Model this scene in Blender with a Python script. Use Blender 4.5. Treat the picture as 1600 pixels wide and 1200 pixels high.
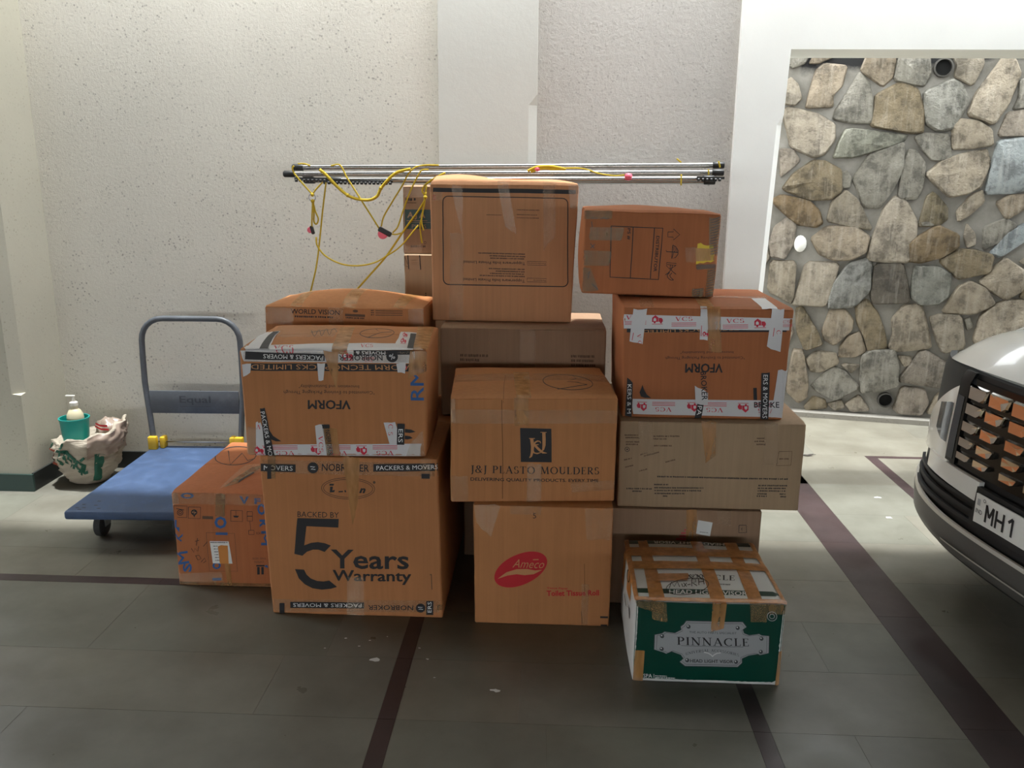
import bpy, bmesh, math, random
from mathutils import Vector, Matrix, noise, geometry

# ---------------------------------------------------------------- scene reset
for o in list(bpy.data.objects): bpy.data.objects.remove(o, do_unlink=True)
SC = bpy.context.scene
COL = SC.collection
random.seed(7)
PI = math.pi

# ---------------------------------------------------------------- camera
cam_d = bpy.data.cameras.new('camera'); cam_d.sensor_width = 36.0; cam_d.lens = 36.0*1300/1600
cam_d.clip_start = 0.05; cam_d.clip_end = 200
cam = bpy.data.objects.new('camera', cam_d); COL.objects.link(cam)
cam.location = (0, 0, 1.65); cam.rotation_euler = (1.3299320692562224, -0.008474739211284901, 0.043969548989051234)
SC.camera = cam

# ---------------------------------------------------------------- sky, exposure
W = bpy.data.worlds.new('overcast_sky'); SC.world = W; W.use_nodes = True
bg = W.node_tree.nodes['Background']; bg.inputs[0].default_value = (0.93, 0.97, 1.0, 1); bg.inputs[1].default_value = 5.4
sun_d = bpy.data.lights.new('hazy_sun', 'SUN'); sun_d.energy = 5.0; sun_d.angle = math.radians(3.5); sun_d.color = (.97, 1.0, 1.0)
sun = bpy.data.objects.new('hazy_sun', sun_d); COL.objects.link(sun); sun.rotation_euler = (0, math.radians(3), 0)
SC.view_settings.view_transform = 'Standard'; SC.view_settings.look = 'None'
SC.view_settings.gamma = 1.0; SC.view_settings.use_curve_mapping = False
SC.view_settings.exposure = 0.43

# ---------------------------------------------------------------- helpers: objects
def tag(o, label=None, cat=None, group=None, kind=None):
    if label: o['label'] = label
    if cat: o['category'] = cat
    if group: o['group'] = group
    if kind: o['kind'] = kind
    return o

def mesh_obj(name, verts, faces, mat, parent=None, smooth=False, sharp=None):
    me = bpy.data.meshes.new(name); me.from_pydata([tuple(v) for v in verts], [], faces)
    me.materials.append(mat)
    if smooth:
        me.polygons.foreach_set('use_smooth', [True]*len(me.polygons))
        if sharp: me.set_sharp_from_angle(angle=math.radians(sharp))
    me.update()
    o = bpy.data.objects.new(name, me); COL.objects.link(o)
    if parent: o.parent = parent
    return o

def link_mesh(name, me, parent=None, loc=(0, 0, 0)):
    o = bpy.data.objects.new(name, me); COL.objects.link(o); o.location = loc
    if parent: o.parent = parent
    return o

def empty(name, loc, rz=0, rx=0, ry=0):
    o = bpy.data.objects.new(name, None); COL.objects.link(o)
    o.location = loc; o.rotation_euler = (rx, ry, rz); o.empty_display_size = 0.1
    return o

class MB:                                        # mesh builder
    def __init__(s): s.v = []; s.f = []
    def add(s, v, f):
        n = len(s.v); s.v += [tuple(q) for q in v]; s.f += [tuple(i+n for i in q) for q in f]; return s
    def box(s, a, b):
        (x0, y0, z0), (x1, y1, z1) = a, b
        return s.add([(x0,y0,z0),(x1,y0,z0),(x1,y1,z0),(x0,y1,z0),(x0,y0,z1),(x1,y0,z1),(x1,y1,z1),(x0,y1,z1)],
                     [(0,3,2,1),(4,5,6,7),(0,1,5,4),(1,2,6,5),(2,3,7,6),(3,0,4,7)])
    def bevbox(s, a, b, r, seg=2):
        bm = bmesh.new(); bmesh.ops.create_cube(bm, size=1)
        for v in bm.verts:
            for i in range(3): v.co[i] = (a[i]+b[i])/2 + v.co[i]*(b[i]-a[i])
        bmesh.ops.bevel(bm, geom=bm.edges[:], offset=r, segments=seg, affect='EDGES', profile=0.5)
        bm.verts.index_update()
        s.add([v.co[:] for v in bm.verts], [[v.index for v in f.verts] for f in bm.faces]); bm.free(); return s
    def tube(s, pts, r, n=8, caps=True, closed=False):
        pts = [Vector(p) for p in pts]; m = len(pts); rs = r if isinstance(r, (list, tuple)) else [r]*m
        up = None; rings = []
        for i, p in enumerate(pts):
            if closed: t = pts[(i+1) % m]-pts[i-1]
            else: t = pts[min(i+1, m-1)]-pts[max(i-1, 0)]
            t.normalize()
            if up is None:
                up = Vector((0, 0, 1)) if abs(t.z) < .9 else Vector((1, 0, 0))
            a = t.cross(up)
            if a.length < 1e-5: a = t.cross(Vector((0.3, 1, 0.2)))
            a.normalize(); b = a.cross(t).normalized(); up = b
            rings.append([p+a*math.cos(2*PI*k/n)*rs[i]+b*math.sin(2*PI*k/n)*rs[i] for k in range(n)])
        V = [q for rr in rings for q in rr]; F = []
        for i in range(m if closed else m-1):
            j = (i+1) % m
            for k in range(n): F.append((i*n+k, i*n+(k+1) % n, j*n+(k+1) % n, j*n+k))
        if caps and not closed: F.append(tuple(range(n-1, -1, -1))); F.append(tuple((m-1)*n+k for k in range(n)))
        return s.add(V, F)
    def lathe(s, prof, n=20, c=(0, 0)):
        V = []; F = []
        for r, z in prof:
            for k in range(n): V.append((c[0]+r*math.cos(2*PI*k/n), c[1]+r*math.sin(2*PI*k/n), z))
        for i in range(len(prof)-1):
            for k in range(n): F.append((i*n+k, i*n+(k+1) % n, (i+1)*n+(k+1) % n, (i+1)*n+k))
        if prof[0][0] > 1e-4: F.append(tuple(range(n-1, -1, -1)))
        if prof[-1][0] > 1e-4: F.append(tuple((len(prof)-1)*n+k for k in range(n)))
        return s.add(V, F)
    def build(s, name, mat, parent=None, smooth=False, sharp=None):
        return mesh_obj(name, s.v, s.f, mat, parent, smooth, sharp)

def spline(pts, k=6):                            # catmull-rom through points
    P = [Vector(p) for p in pts]; P = [2*P[0]-P[1]]+P+[2*P[-1]-P[-2]]; out = []
    for i in range(1, len(P)-2):
        for j in range(k):
            t = j/k; a, b, c, d = P[i-1:i+3]
            out.append(0.5*((2*b)+(c-a)*t+(2*a-5*b+4*c-d)*t*t+(3*b-a-3*c+d)*t**3))
    out.append(P[-2]); return out

# ---------------------------------------------------------------- helpers: materials
def new_mat(name):
    m = bpy.data.materials.new(name); m.use_nodes = True
    return m, m.node_tree.nodes, m.node_tree.links, m.node_tree.nodes['Principled BSDF']

def srgb(r, g, b):
    f = lambda c: ((c/255+.055)/1.055)**2.4 if c/255 > .04045 else c/255/12.92
    return (f(r), f(g), f(b), 1)

def plain(name, col, rough=.6, metal=0, spec=.5, alpha=1, coat=0):
    m, N, L, b = new_mat(name)
    b.inputs['Base Color'].default_value = col; b.inputs['Roughness'].default_value = rough
    b.inputs['Metallic'].default_value = metal; b.inputs['Specular IOR Level'].default_value = spec
    b.inputs['Alpha'].default_value = alpha; b.inputs['Coat Weight'].default_value = coat
    return m

def coords(N, L, kind='Object', scale=(1, 1, 1)):
    tc = N.new('ShaderNodeTexCoord'); mp = N.new('ShaderNodeMapping'); mp.inputs['Scale'].default_value = scale
    L.new(tc.outputs[kind], mp.inputs[0]); return mp.outputs[0]

def nz(N, L, vec, scale, detail=4, rough=.55):
    n = N.new('ShaderNodeTexNoise'); n.inputs['Scale'].default_value = scale
    n.inputs['Detail'].default_value = detail; n.inputs['Roughness'].default_value = rough
    L.new(vec, n.inputs['Vector']); return n.outputs['Fac']

def ramp(N, L, fac, stops):
    r = N.new('ShaderNodeValToRGB'); e = r.color_ramp.elements
    while len(e) < len(stops): e.new(.5)
    for x, (p, c) in zip(e, stops): x.position = p; x.color = c
    L.new(fac, r.inputs[0]); return r.outputs[0]

def mixc(N, L, fac, a, b, mode='MIX'):
    m = N.new('ShaderNodeMix'); m.data_type = 'RGBA'; m.blend_type = mode
    for sock, v in ((m.inputs[0], fac), (m.inputs[6], a), (m.inputs[7], b)):
        if hasattr(v, 'links'): L.new(v, sock)
        else: sock.default_value = v
    return m.outputs[2]

def bump(N, L, b, h, strength=.3, dist=.01):
    k = N.new('ShaderNodeBump'); k.inputs['Strength'].default_value = strength; k.inputs['Distance'].default_value = dist
    L.new(h, k.inputs['Height']); L.new(k.outputs[0], b.inputs['Normal']); return k

G = lambda v: (v, v, v, 1)

def plaster(name, base, pit, rough_scale, bump_s, pits=True):
    m, N, L, b = new_mat(name); v = coords(N, L)
    big = nz(N, L, v, 1.1, 5); c1 = ramp(N, L, big, [(.3, tuple(x*.9 for x in base[:3])+(1,)), (.7, base)])
    col = c1
    if pits:
        vo = N.new('ShaderNodeTexVoronoi'); vo.inputs['Scale'].default_value = 48; L.new(v, vo.inputs['Vector'])
        fine = nz(N, L, v, 7, 6, .75)
        p = ramp(N, L, vo.outputs['Distance'], [(.12, G(.62)), (.30, G(0))])
        q = ramp(N, L, fine, [(.44, G(0)), (.62, G(1))])
        pq = mixc(N, L, 1.0, p, q, 'MULTIPLY')
        col = mixc(N, L, pq, c1, pit)
    L.new(col, b.inputs['Base Color']); b.inputs['Roughness'].default_value = .9; b.inputs['Specular IOR Level'].default_value = .2
    h1 = nz(N, L, v, rough_scale, 8, .72); h2 = nz(N, L, v, 5, 3)
    h = mixc(N, L, .25, h1, h2)
    bump(N, L, b, h, bump_s, .012)
    return m

def cardboard(name, col, flute=1.0, dark=.86):
    m, N, L, b = new_mat(name); v = coords(N, L)
    big = nz(N, L, v, 4, 4); st = nz(N, L, coords(N, L, 'Object', (70, 70, 1.2)), 1.0, 3)
    c = ramp(N, L, big, [(.3, tuple(x*dark for x in col[:3])+(1,)), (.65, col)])
    c2 = mixc(N, L, .22*flute, c, ramp(N, L, st, [(.35, tuple(x*.75 for x in col[:3])+(1,)), (.65, tuple(min(1, x*1.15) for x in col[:3])+(1,))]))
    L.new(c2, b.inputs['Base Color']); b.inputs['Roughness'].default_value = .72; b.inputs['Specular IOR Level'].default_value = .3
    h = mixc(N, L, .35, st, nz(N, L, v, 22, 4))
    bump(N, L, b, h, .18, .004)
    return m

def film(name, col, alpha, rough=.22, wr=.2):                # clear packing tape
    m, N, L, b = new_mat(name); v = coords(N, L)
    b.inputs['Base Color'].default_value = col; b.inputs['Roughness'].default_value = rough
    w = nz(N, L, coords(N, L, 'Object', (2.2, 2.2, .5)), 16, 3)
    a = ramp(N, L, w, [(.3, G(alpha*.7)), (.75, G(min(1, alpha*1.35)))]); L.new(a, b.inputs['Alpha'])
    bump(N, L, b, w, wr, .008)
    b.inputs['Specular IOR Level'].default_value = .6
    return m

def kota(name, lo, hi, rough):
    m, N, L, b = new_mat(name); oi = N.new('ShaderNodeObjectInfo'); v = coords(N, L, 'Object')
    geo = N.new('ShaderNodeNewGeometry')
    n1 = nz(N, L, geo.outputs['Position'], 2.6, 6, .6)
    n2 = nz(N, L, geo.outputs['Position'], 6, 4, .6)
    c = ramp(N, L, n1, [(.3, lo), (.7, hi)])
    tint = ramp(N, L, oi.outputs['Random'], [(0, (.92, .95, .92, 1)), (.5, (1, 1, 1, 1)), (1, (1.06, 1.02, .97, 1))])
    c = mixc(N, L, 1, c, tint, 'MULTIPLY')
    c = mixc(N, L, ramp(N, L, n2, [(.5, G(0)), (.85, G(.15))]), c, tuple(x*1.2 for x in hi[:3])+(1,))
    L.new(c, b.inputs['Base Color'])
    L.new(ramp(N, L, n2, [(.3, G(rough-.06)), (.7, G(rough+.12))]), b.inputs['Roughness'])
    bump(N, L, b, n1, .05, .01)
    b.inputs['Specular IOR Level'].default_value = .4
    return m

def stone_mat():
    m, N, L, b = new_mat('rubble_stone'); oi = N.new('ShaderNodeObjectInfo')
    g = N.new('ShaderNodeNewGeometry'); v = g.outputs['Position']
    n1 = nz(N, L, v, 9, 8, .68); n2 = nz(N, L, v, 42, 6, .7)
    mp = N.new('ShaderNodeMapping'); mp.inputs['Scale'].default_value = (30, 30, 2.5); L.new(v, mp.inputs[0])
    st = nz(N, L, mp.outputs[0], 1, 5, .6)
    dk = mixc(N, L, 1, oi.outputs['Color'], G(.45), 'MULTIPLY')
    lt = mixc(N, L, .22, oi.outputs['Color'], (.8, .75, .68, 1))
    c = mixc(N, L, ramp(N, L, n1, [(.40, G(0)), (.50, G(.7)), (.62, G(1))]), dk, oi.outputs['Color'])
    c = mixc(N, L, ramp(N, L, st, [(.5, G(0)), (.72, G(.8))]), c, lt)
    c = mixc(N, L, ramp(N, L, n2, [(.3, G(.65)), (.44, G(0))]), c, dk)
    L.new(c, b.inputs['Base Color']); b.inputs['Roughness'].default_value = .88
    h = mixc(N, L, .5, n1, n2); bump(N, L, b, h, 1.0, .06)
    return m

def mortar_mat():
    m, N, L, b = new_mat('mortar'); g = N.new('ShaderNodeNewGeometry'); v = g.outputs['Position']
    n1 = nz(N, L, v, 4, 6, .6); n2 = nz(N, L, v, 60, 5, .7)
    c = ramp(N, L, n1, [(.3, srgb(104, 101, 94)), (.7, srgb(150, 147, 141))])
    sep = N.new('ShaderNodeSeparateXYZ'); L.new(v, sep.inputs[0])
    a = N.new('ShaderNodeMath'); a.operation = 'MULTIPLY_ADD'; a.inputs[1].default_value = .35; L.new(n1, a.inputs[0]); L.new(sep.outputs['Z'], a.inputs[2])
    tar = ramp(N, L, a.outputs[0], [(0, G(0)), (1, G(0))])
    mr = N.new('ShaderNodeMapRange'); mr.inputs[1].default_value = 2.54; mr.inputs[2].default_value = 2.60; L.new(a.outputs[0], mr.inputs[0])
    c = mixc(N, L, mr.outputs[0], c, srgb(30, 30, 32))       # tar smeared along the top of the wall
    L.new(c, b.inputs['Base Color']); b.inputs['Roughness'].default_value = .92
    bump(N, L, b, mixc(N, L, .5, n1, n2), .5, .01)
    return m

M = {}
M['wall'] = plaster('rough_plaster', srgb(228, 223, 211), srgb(104, 96, 88), 60, .6)
M['wall_r'] = plaster('stippled_plaster', srgb(206, 201, 194), srgb(128, 122, 116), 40, 1.0)
M['smooth'] = plaster('smooth_plaster', srgb(214, 213, 206), srgb(150, 145, 135), 12, .25, False)
M['white'] = plaster('white_paint', srgb(252, 252, 247), srgb(150, 145, 135), 10, .12, False)
M['cream'] = plaster('cream_paint', srgb(190, 186, 170), srgb(150, 140, 125), 14, .2)
M['slab'] = plaster('ceiling_concrete', srgb(128, 124, 116), srgb(150, 140, 125), 10, .2, False)
M['skirt_g'] = plain('green_skirting', srgb(38, 62, 56), .5)
M['skirt_d'] = plain('dark_skirting', srgb(34, 36, 34), .55)
M['kota'] = kota('kota_stone', srgb(103, 100, 90), srgb(125, 123, 113), .33)
M['marble'] = kota('brown_marble', srgb(52, 42, 42), srgb(72, 57, 57), .34)
M['stone'] = stone_mat(); M['mortar'] = mortar_mat()
M['concrete'] = plaster('concrete', srgb(150, 146, 138), srgb(90, 88, 84), 30, .5)
M['card_a'] = cardboard('cardboard_orange', srgb(198, 143, 102))
M['card_b'] = cardboard('cardboard_tan', srgb(184, 124, 78))
M['card_c'] = cardboard('cardboard_red', srgb(176, 109, 68))
M['card_d'] = cardboard('cardboard_grey', srgb(158, 128, 102))
M['card_e'] = cardboard('cardboard_beige', srgb(172, 146, 116))
M['card_f'] = cardboard('cardboard_dull', srgb(186, 127, 80))
M['tape_clear'] = film('clear_tape', srgb(206, 178, 146), .22, .34)
M['tape_gloss'] = film('shiny_clear_tape', srgb(225, 205, 180), .26, .28, .35)
M['tape_tan'] = film('tan_tape', srgb(196, 142, 82), .62, .36)
M['tape_brown'] = plain('brown_packing_tape', srgb(206, 138, 72), .3)
M['tape_olive'] = film('olive_tape', srgb(150, 124, 84), .5, .36)
M['tape_white'] = plain('white_printed_tape', srgb(214, 212, 212), .3)
M['tape_yellow'] = plain('yellow_tape', srgb(226, 196, 24), .4)
M['ink'] = plain('black_ink', srgb(34, 32, 34), .6)
M['ink_soft'] = plain('faded_ink', srgb(92, 68, 50), .7)
M['marker'] = plain('marker_pen', srgb(50, 36, 30), .7)
M['red'] = plain('red_ink', srgb(190, 26, 36), .6)
M['crimson'] = plain('crimson_ink', srgb(204, 34, 62), .5)
M['blue'] = plain('blue_ink', srgb(44, 92, 150), .6)
M['paper'] = plain('white_paper', srgb(226, 226, 222), .7)
M['cardline'] = plain('cardboard_reveal', srgb(196, 140, 92), .7)
M['carddark'] = plain('cardboard_cut_edge', srgb(120, 80, 48), .85)
M['green'] = plain('dark_green_print', srgb(0, 60, 48), .3)
M['greenblk'] = plain('black_green_print', srgb(12, 50, 44), .4)
M['silver'] = plain('silver_print', srgb(176, 178, 180), .35, .35)
M['silver_d'] = plain('grey_print', srgb(70, 74, 76), .4)
M['white_ink'] = plain('white_ink', srgb(232, 232, 230), .5)
M['white_print'] = cardboard('white_lined_card', srgb(206,206,202), .3)
M['tape_brownfilm'] = film('brown_tape_film', srgb(206,138,72), .88, .28)

# ================================================================ STRUCTURE
def struct(name, mb, mat, smooth=False):
    return tag(mb.build(name, mat, None, smooth), kind='structure')

WALL_Y = 4.5
struct('ceiling', MB().box((-40, -40, 3.25), (40, 3.66, 3.55)), M['slab'])  # unseen slab; its reach and open rear gap are shaped to steer sky light
struct('shade_beam', MB().box((-40, 3.42, 2.62), (40, 3.66, 3.25)), M['slab'])       # unseen beam added under the slab edge to block light on the front floor
struct('wall_back', MB().box((-2.95, WALL_Y, 0), (-.575, WALL_Y+.23, 9.0)), M['wall'])
struct('wall_back_right', MB().box((-.075, WALL_Y, 0), (.95, WALL_Y+.23, 9.0)), M['wall_r'])

def chamfer_pillar(name, x0, x1, y0, y1, ztop, zc, ch, side, mat, slant=0):
    """pillar whose front corner is chamfered over part of its height: side +1 right corner, -1 left; zc=(z0,z1) chamfered span"""
    mb = MB(); zs = [0, zc[0], zc[0]+.012, zc[1]-.012, zc[1], ztop]
    cs = [0.0008, .0008, ch, ch, .0008, .0008]
    if zc[0] <= 0: zs = [0, zc[1]-.05, zc[1], ztop]; cs = [ch, ch, .0008, .0008]
    if zc[1] >= ztop: zs = [0, zc[0], zc[0]+.006, ztop]; cs = [.0008, .0008, ch, ch]
    V = []
    for z, c in zip(zs, cs):
        if side > 0:
            x1s = x1+slant*(z-2.3)
            V += [(x0, y0, z), (x1s-c, y0, z), (x1s, y0+c*.9, z), (x1s, y1, z), (x0, y1, z)]
        else: V += [(x0, y0+c*.9, z), (x0+c, y0, z), (x1, y0, z), (x1, y1, z), (x0, y1, z)]
    F = []
    for i in range(len(zs)-1):
        for k in range(5): F.append((i*5+k, i*5+(k+1) % 5, (i+1)*5+(k+1) % 5, (i+1)*5+k))
    F.append((4, 3, 2, 1, 0)); n = (len(zs)-1)*5; F.append((n, n+1, n+2, n+3, n+4))
    mb.add(V, F)
    return struct(name, mb, mat)

chamfer_pillar('wall_center_pillar', -.575, -.072, WALL_Y-.045, WALL_Y+.2, 9.0, (0, 2.07), .042, 1, M['smooth'])
chamfer_pillar('wall_right_pillar', .935, 1.185, WALL_Y-.04, WALL_Y+.3, 2.29, (0, 1.98), .03, 1, M['white'], .03)
chamfer_pillar('wall_left_pillar', -3.6, -2.745, 4.1, 4.73, 9.0, (.53, 9.0), .05, 1, M['cream'])
struct('trim_1', MB().box((.935, WALL_Y-.04, 2.29), (5.2, WALL_Y+.26, 9.0)), M['white'])
# skirtings
struct('baseboard_back', MB().box((-2.745, WALL_Y-.012, 0), (-.6, WALL_Y-.0005, .1)), M['skirt_d'])
struct('baseboard_left', MB().box((-3.6, 4.086, 0), (-2.733, 4.0995, .095)), M['skirt_g'])
struct('baseboard_left_return', MB().box((-2.7445, 4.1, 0), (-2.733, 4.487, .1)), M['skirt_d'])

# ---- floor: base slab, stone tiles and marble strips as pieces of it
floor = struct('floor', MB().box((-70, -70, -.12), (70, 70, -.0009)), M['kota'])
def tile(name, x0, y0, x1, y1, mat, top=0.0, gap=.0003):
    mb = MB(); g = gap
    x0 += g; y0 += g; x1 -= g; y1 -= g; b = .0004; z = top
    mb.add([(x0, y0, -.0009), (x1, y0, -.0009), (x1, y1, -.0009), (x0, y1, -.0009), (x0, y0, z-b), (x1, y0, z-b), (x1, y1, z-b), (x0, y1, z-b),
            (x0+b, y0+b, z), (x1-b, y0+b, z), (x1-b, y1-b, z), (x0+b, y1-b, z)],
           [(0, 1, 5, 4), (1, 2, 6, 5), (2, 3, 7, 6), (3, 0, 4, 7), (4, 5, 9, 8), (5, 6, 10, 9), (6, 7, 11, 10), (7, 4, 8, 11), (8, 9, 10, 11)])
    return mb.build(name, mat, floor)
rt = random.Random(3)
def fill_bay(x0, x1, ys, split):
    for y0, y1 in zip(ys[:-1], ys[1:]):
        x = x0 + 0
        cuts = [x0]; x = x0+rt.uniform(.25, 1.0)*split
        while x < x1-.22: cuts.append(x); x += split*rt.uniform(.8, 1.2)
        cuts.append(x1)
        for a, c in zip(cuts[:-1], cuts[1:]): tile('floor_tile', a, y0, c, y1, M['kota'])
rows_lo = [.9, 1.25, 1.6, 1.93, 2.27, 2.61, 3.098]; rows_hi = [3.155, 3.42, 3.7, 4.05, 4.49]
rows_all = [.9, 1.25, 1.6, 1.93, 2.27, 2.61, 2.95, 3.3, 3.7, 4.05, 4.49]
fill_bay(-3.6, -.509, rows_lo, 1.05); fill_bay(-3.6, -.509, rows_hi, 1.0)
fill_bay(-.452, .66, rows_all, .75); fill_bay(.714, 1.312, rows_all, .62); fill_bay(1.49, 3.2, rows_all[:-1], .95)
tile('floor_tile', -3.6, 4.49, 1.49, 4.72, M['kota'])
fill_bay(1.49, 1.987, [4.05, 4.49, 4.97], .6); fill_bay(2.053, 3.8, [4.05, 4.49, 4.97], .7)
fill_bay(1.15, 3.8, [5.012, 5.4, 5.9], .8); fill_bay(1.15, 1.49, [4.49, 5.012], .8)
for y0, y1 in zip(rows_all[:-1], rows_all[1:]):
    tile('marble_strip', -.509, y0, -.452, y1, M['marble'], .0004); tile('marble_strip', .66, y0, .714, y1, M['marble'], .0004)
for y0, y1 in ((.94, 1.63), (1.63, 2.32), (2.32, 3.01), (3.01, 3.7), (3.7, 4.49)): tile('marble_strip', 1.312, y0, 1.49, y1, M['marble'], .0004)
for x0, x1 in ((-3.6, -2.6), (-2.6, -1.6), (-1.6, -.509)): tile('marble_strip', x0, 3.098, x1, 3.155, M['marble'], .0004)
tile('marble_strip', 1.987, 4.05, 2.053, 5.012, M['marble'], .0004); tile('marble_strip', 2.053, 4.97, 3.8, 5.012, M['marble'], .0004)
rs = random.Random(11)
def splat(x, y, r):
    n = 9; V = [(x, y, .0022)]
    for k in range(n):
        a = 2*PI*k/n; q = r*rs.uniform(.45, 1.15); V.append((x+q*math.cos(a)*1.7, y+q*math.sin(a), .0009))
    mesh_obj('paint_fleck', V, [(0, k+1, (k+1) % n+1) for k in range(n)], M['paper'], floor)
for x, y, r in ((-.585, 2.595, .014), (-.15, 2.44, .011), (-.66, 2.68, .004), (-.72, 2.73, .004), (-.63, 2.72, .003), (-.40, 2.61, .004), (-.44, 2.68, .003),
                (-.78, 2.66, .003), (1.75, 4.02, .012), (1.8, 4.3, .012), (-.57, 2.75, .003), (-.36, 2.5, .003)): splat(x, y, r)

# ---- rubble stone wall outside
AX0, AY0, AT = 1.827, 5.986, math.radians(-11.7426)
ct, stn = math.cos(AT), math.sin(AT)
def wallpt(s, z, out=0): return (AX0+s*ct+out*stn, AY0+s*stn-out*ct, z)
wall_stone = MB()
pts = [wallpt(-1.6, 0), wallpt(3.4, 0), wallpt(3.4, 0, -.3), wallpt(-1.6, 0, -.3)]
wall_stone.add([p for p in pts]+[(p[0], p[1], 2.85) for p in pts], [(0, 3, 2, 1), (4, 5, 6, 7), (0, 1, 5, 4), (1, 2, 6, 5), (2, 3, 7, 6), (3, 0, 4, 7)])
wall_stone = struct('wall_stone', wall_stone, M['mortar'])
pl = [wallpt(-1.6, 0, .10), wallpt(3.4, 0, .10), wallpt(3.4, 0, .001), wallpt(-1.6, 0, .001)]
mb = MB(); mb.add([p for p in pl]+[(p[0], p[1], .035) for p in pl], [(0, 3, 2, 1), (4, 5, 6, 7), (0, 1, 5, 4), (1, 2, 6, 5), (2, 3, 7, 6), (3, 0, 4, 7)])
struct('trim_2', mb, M['concrete'])
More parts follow.
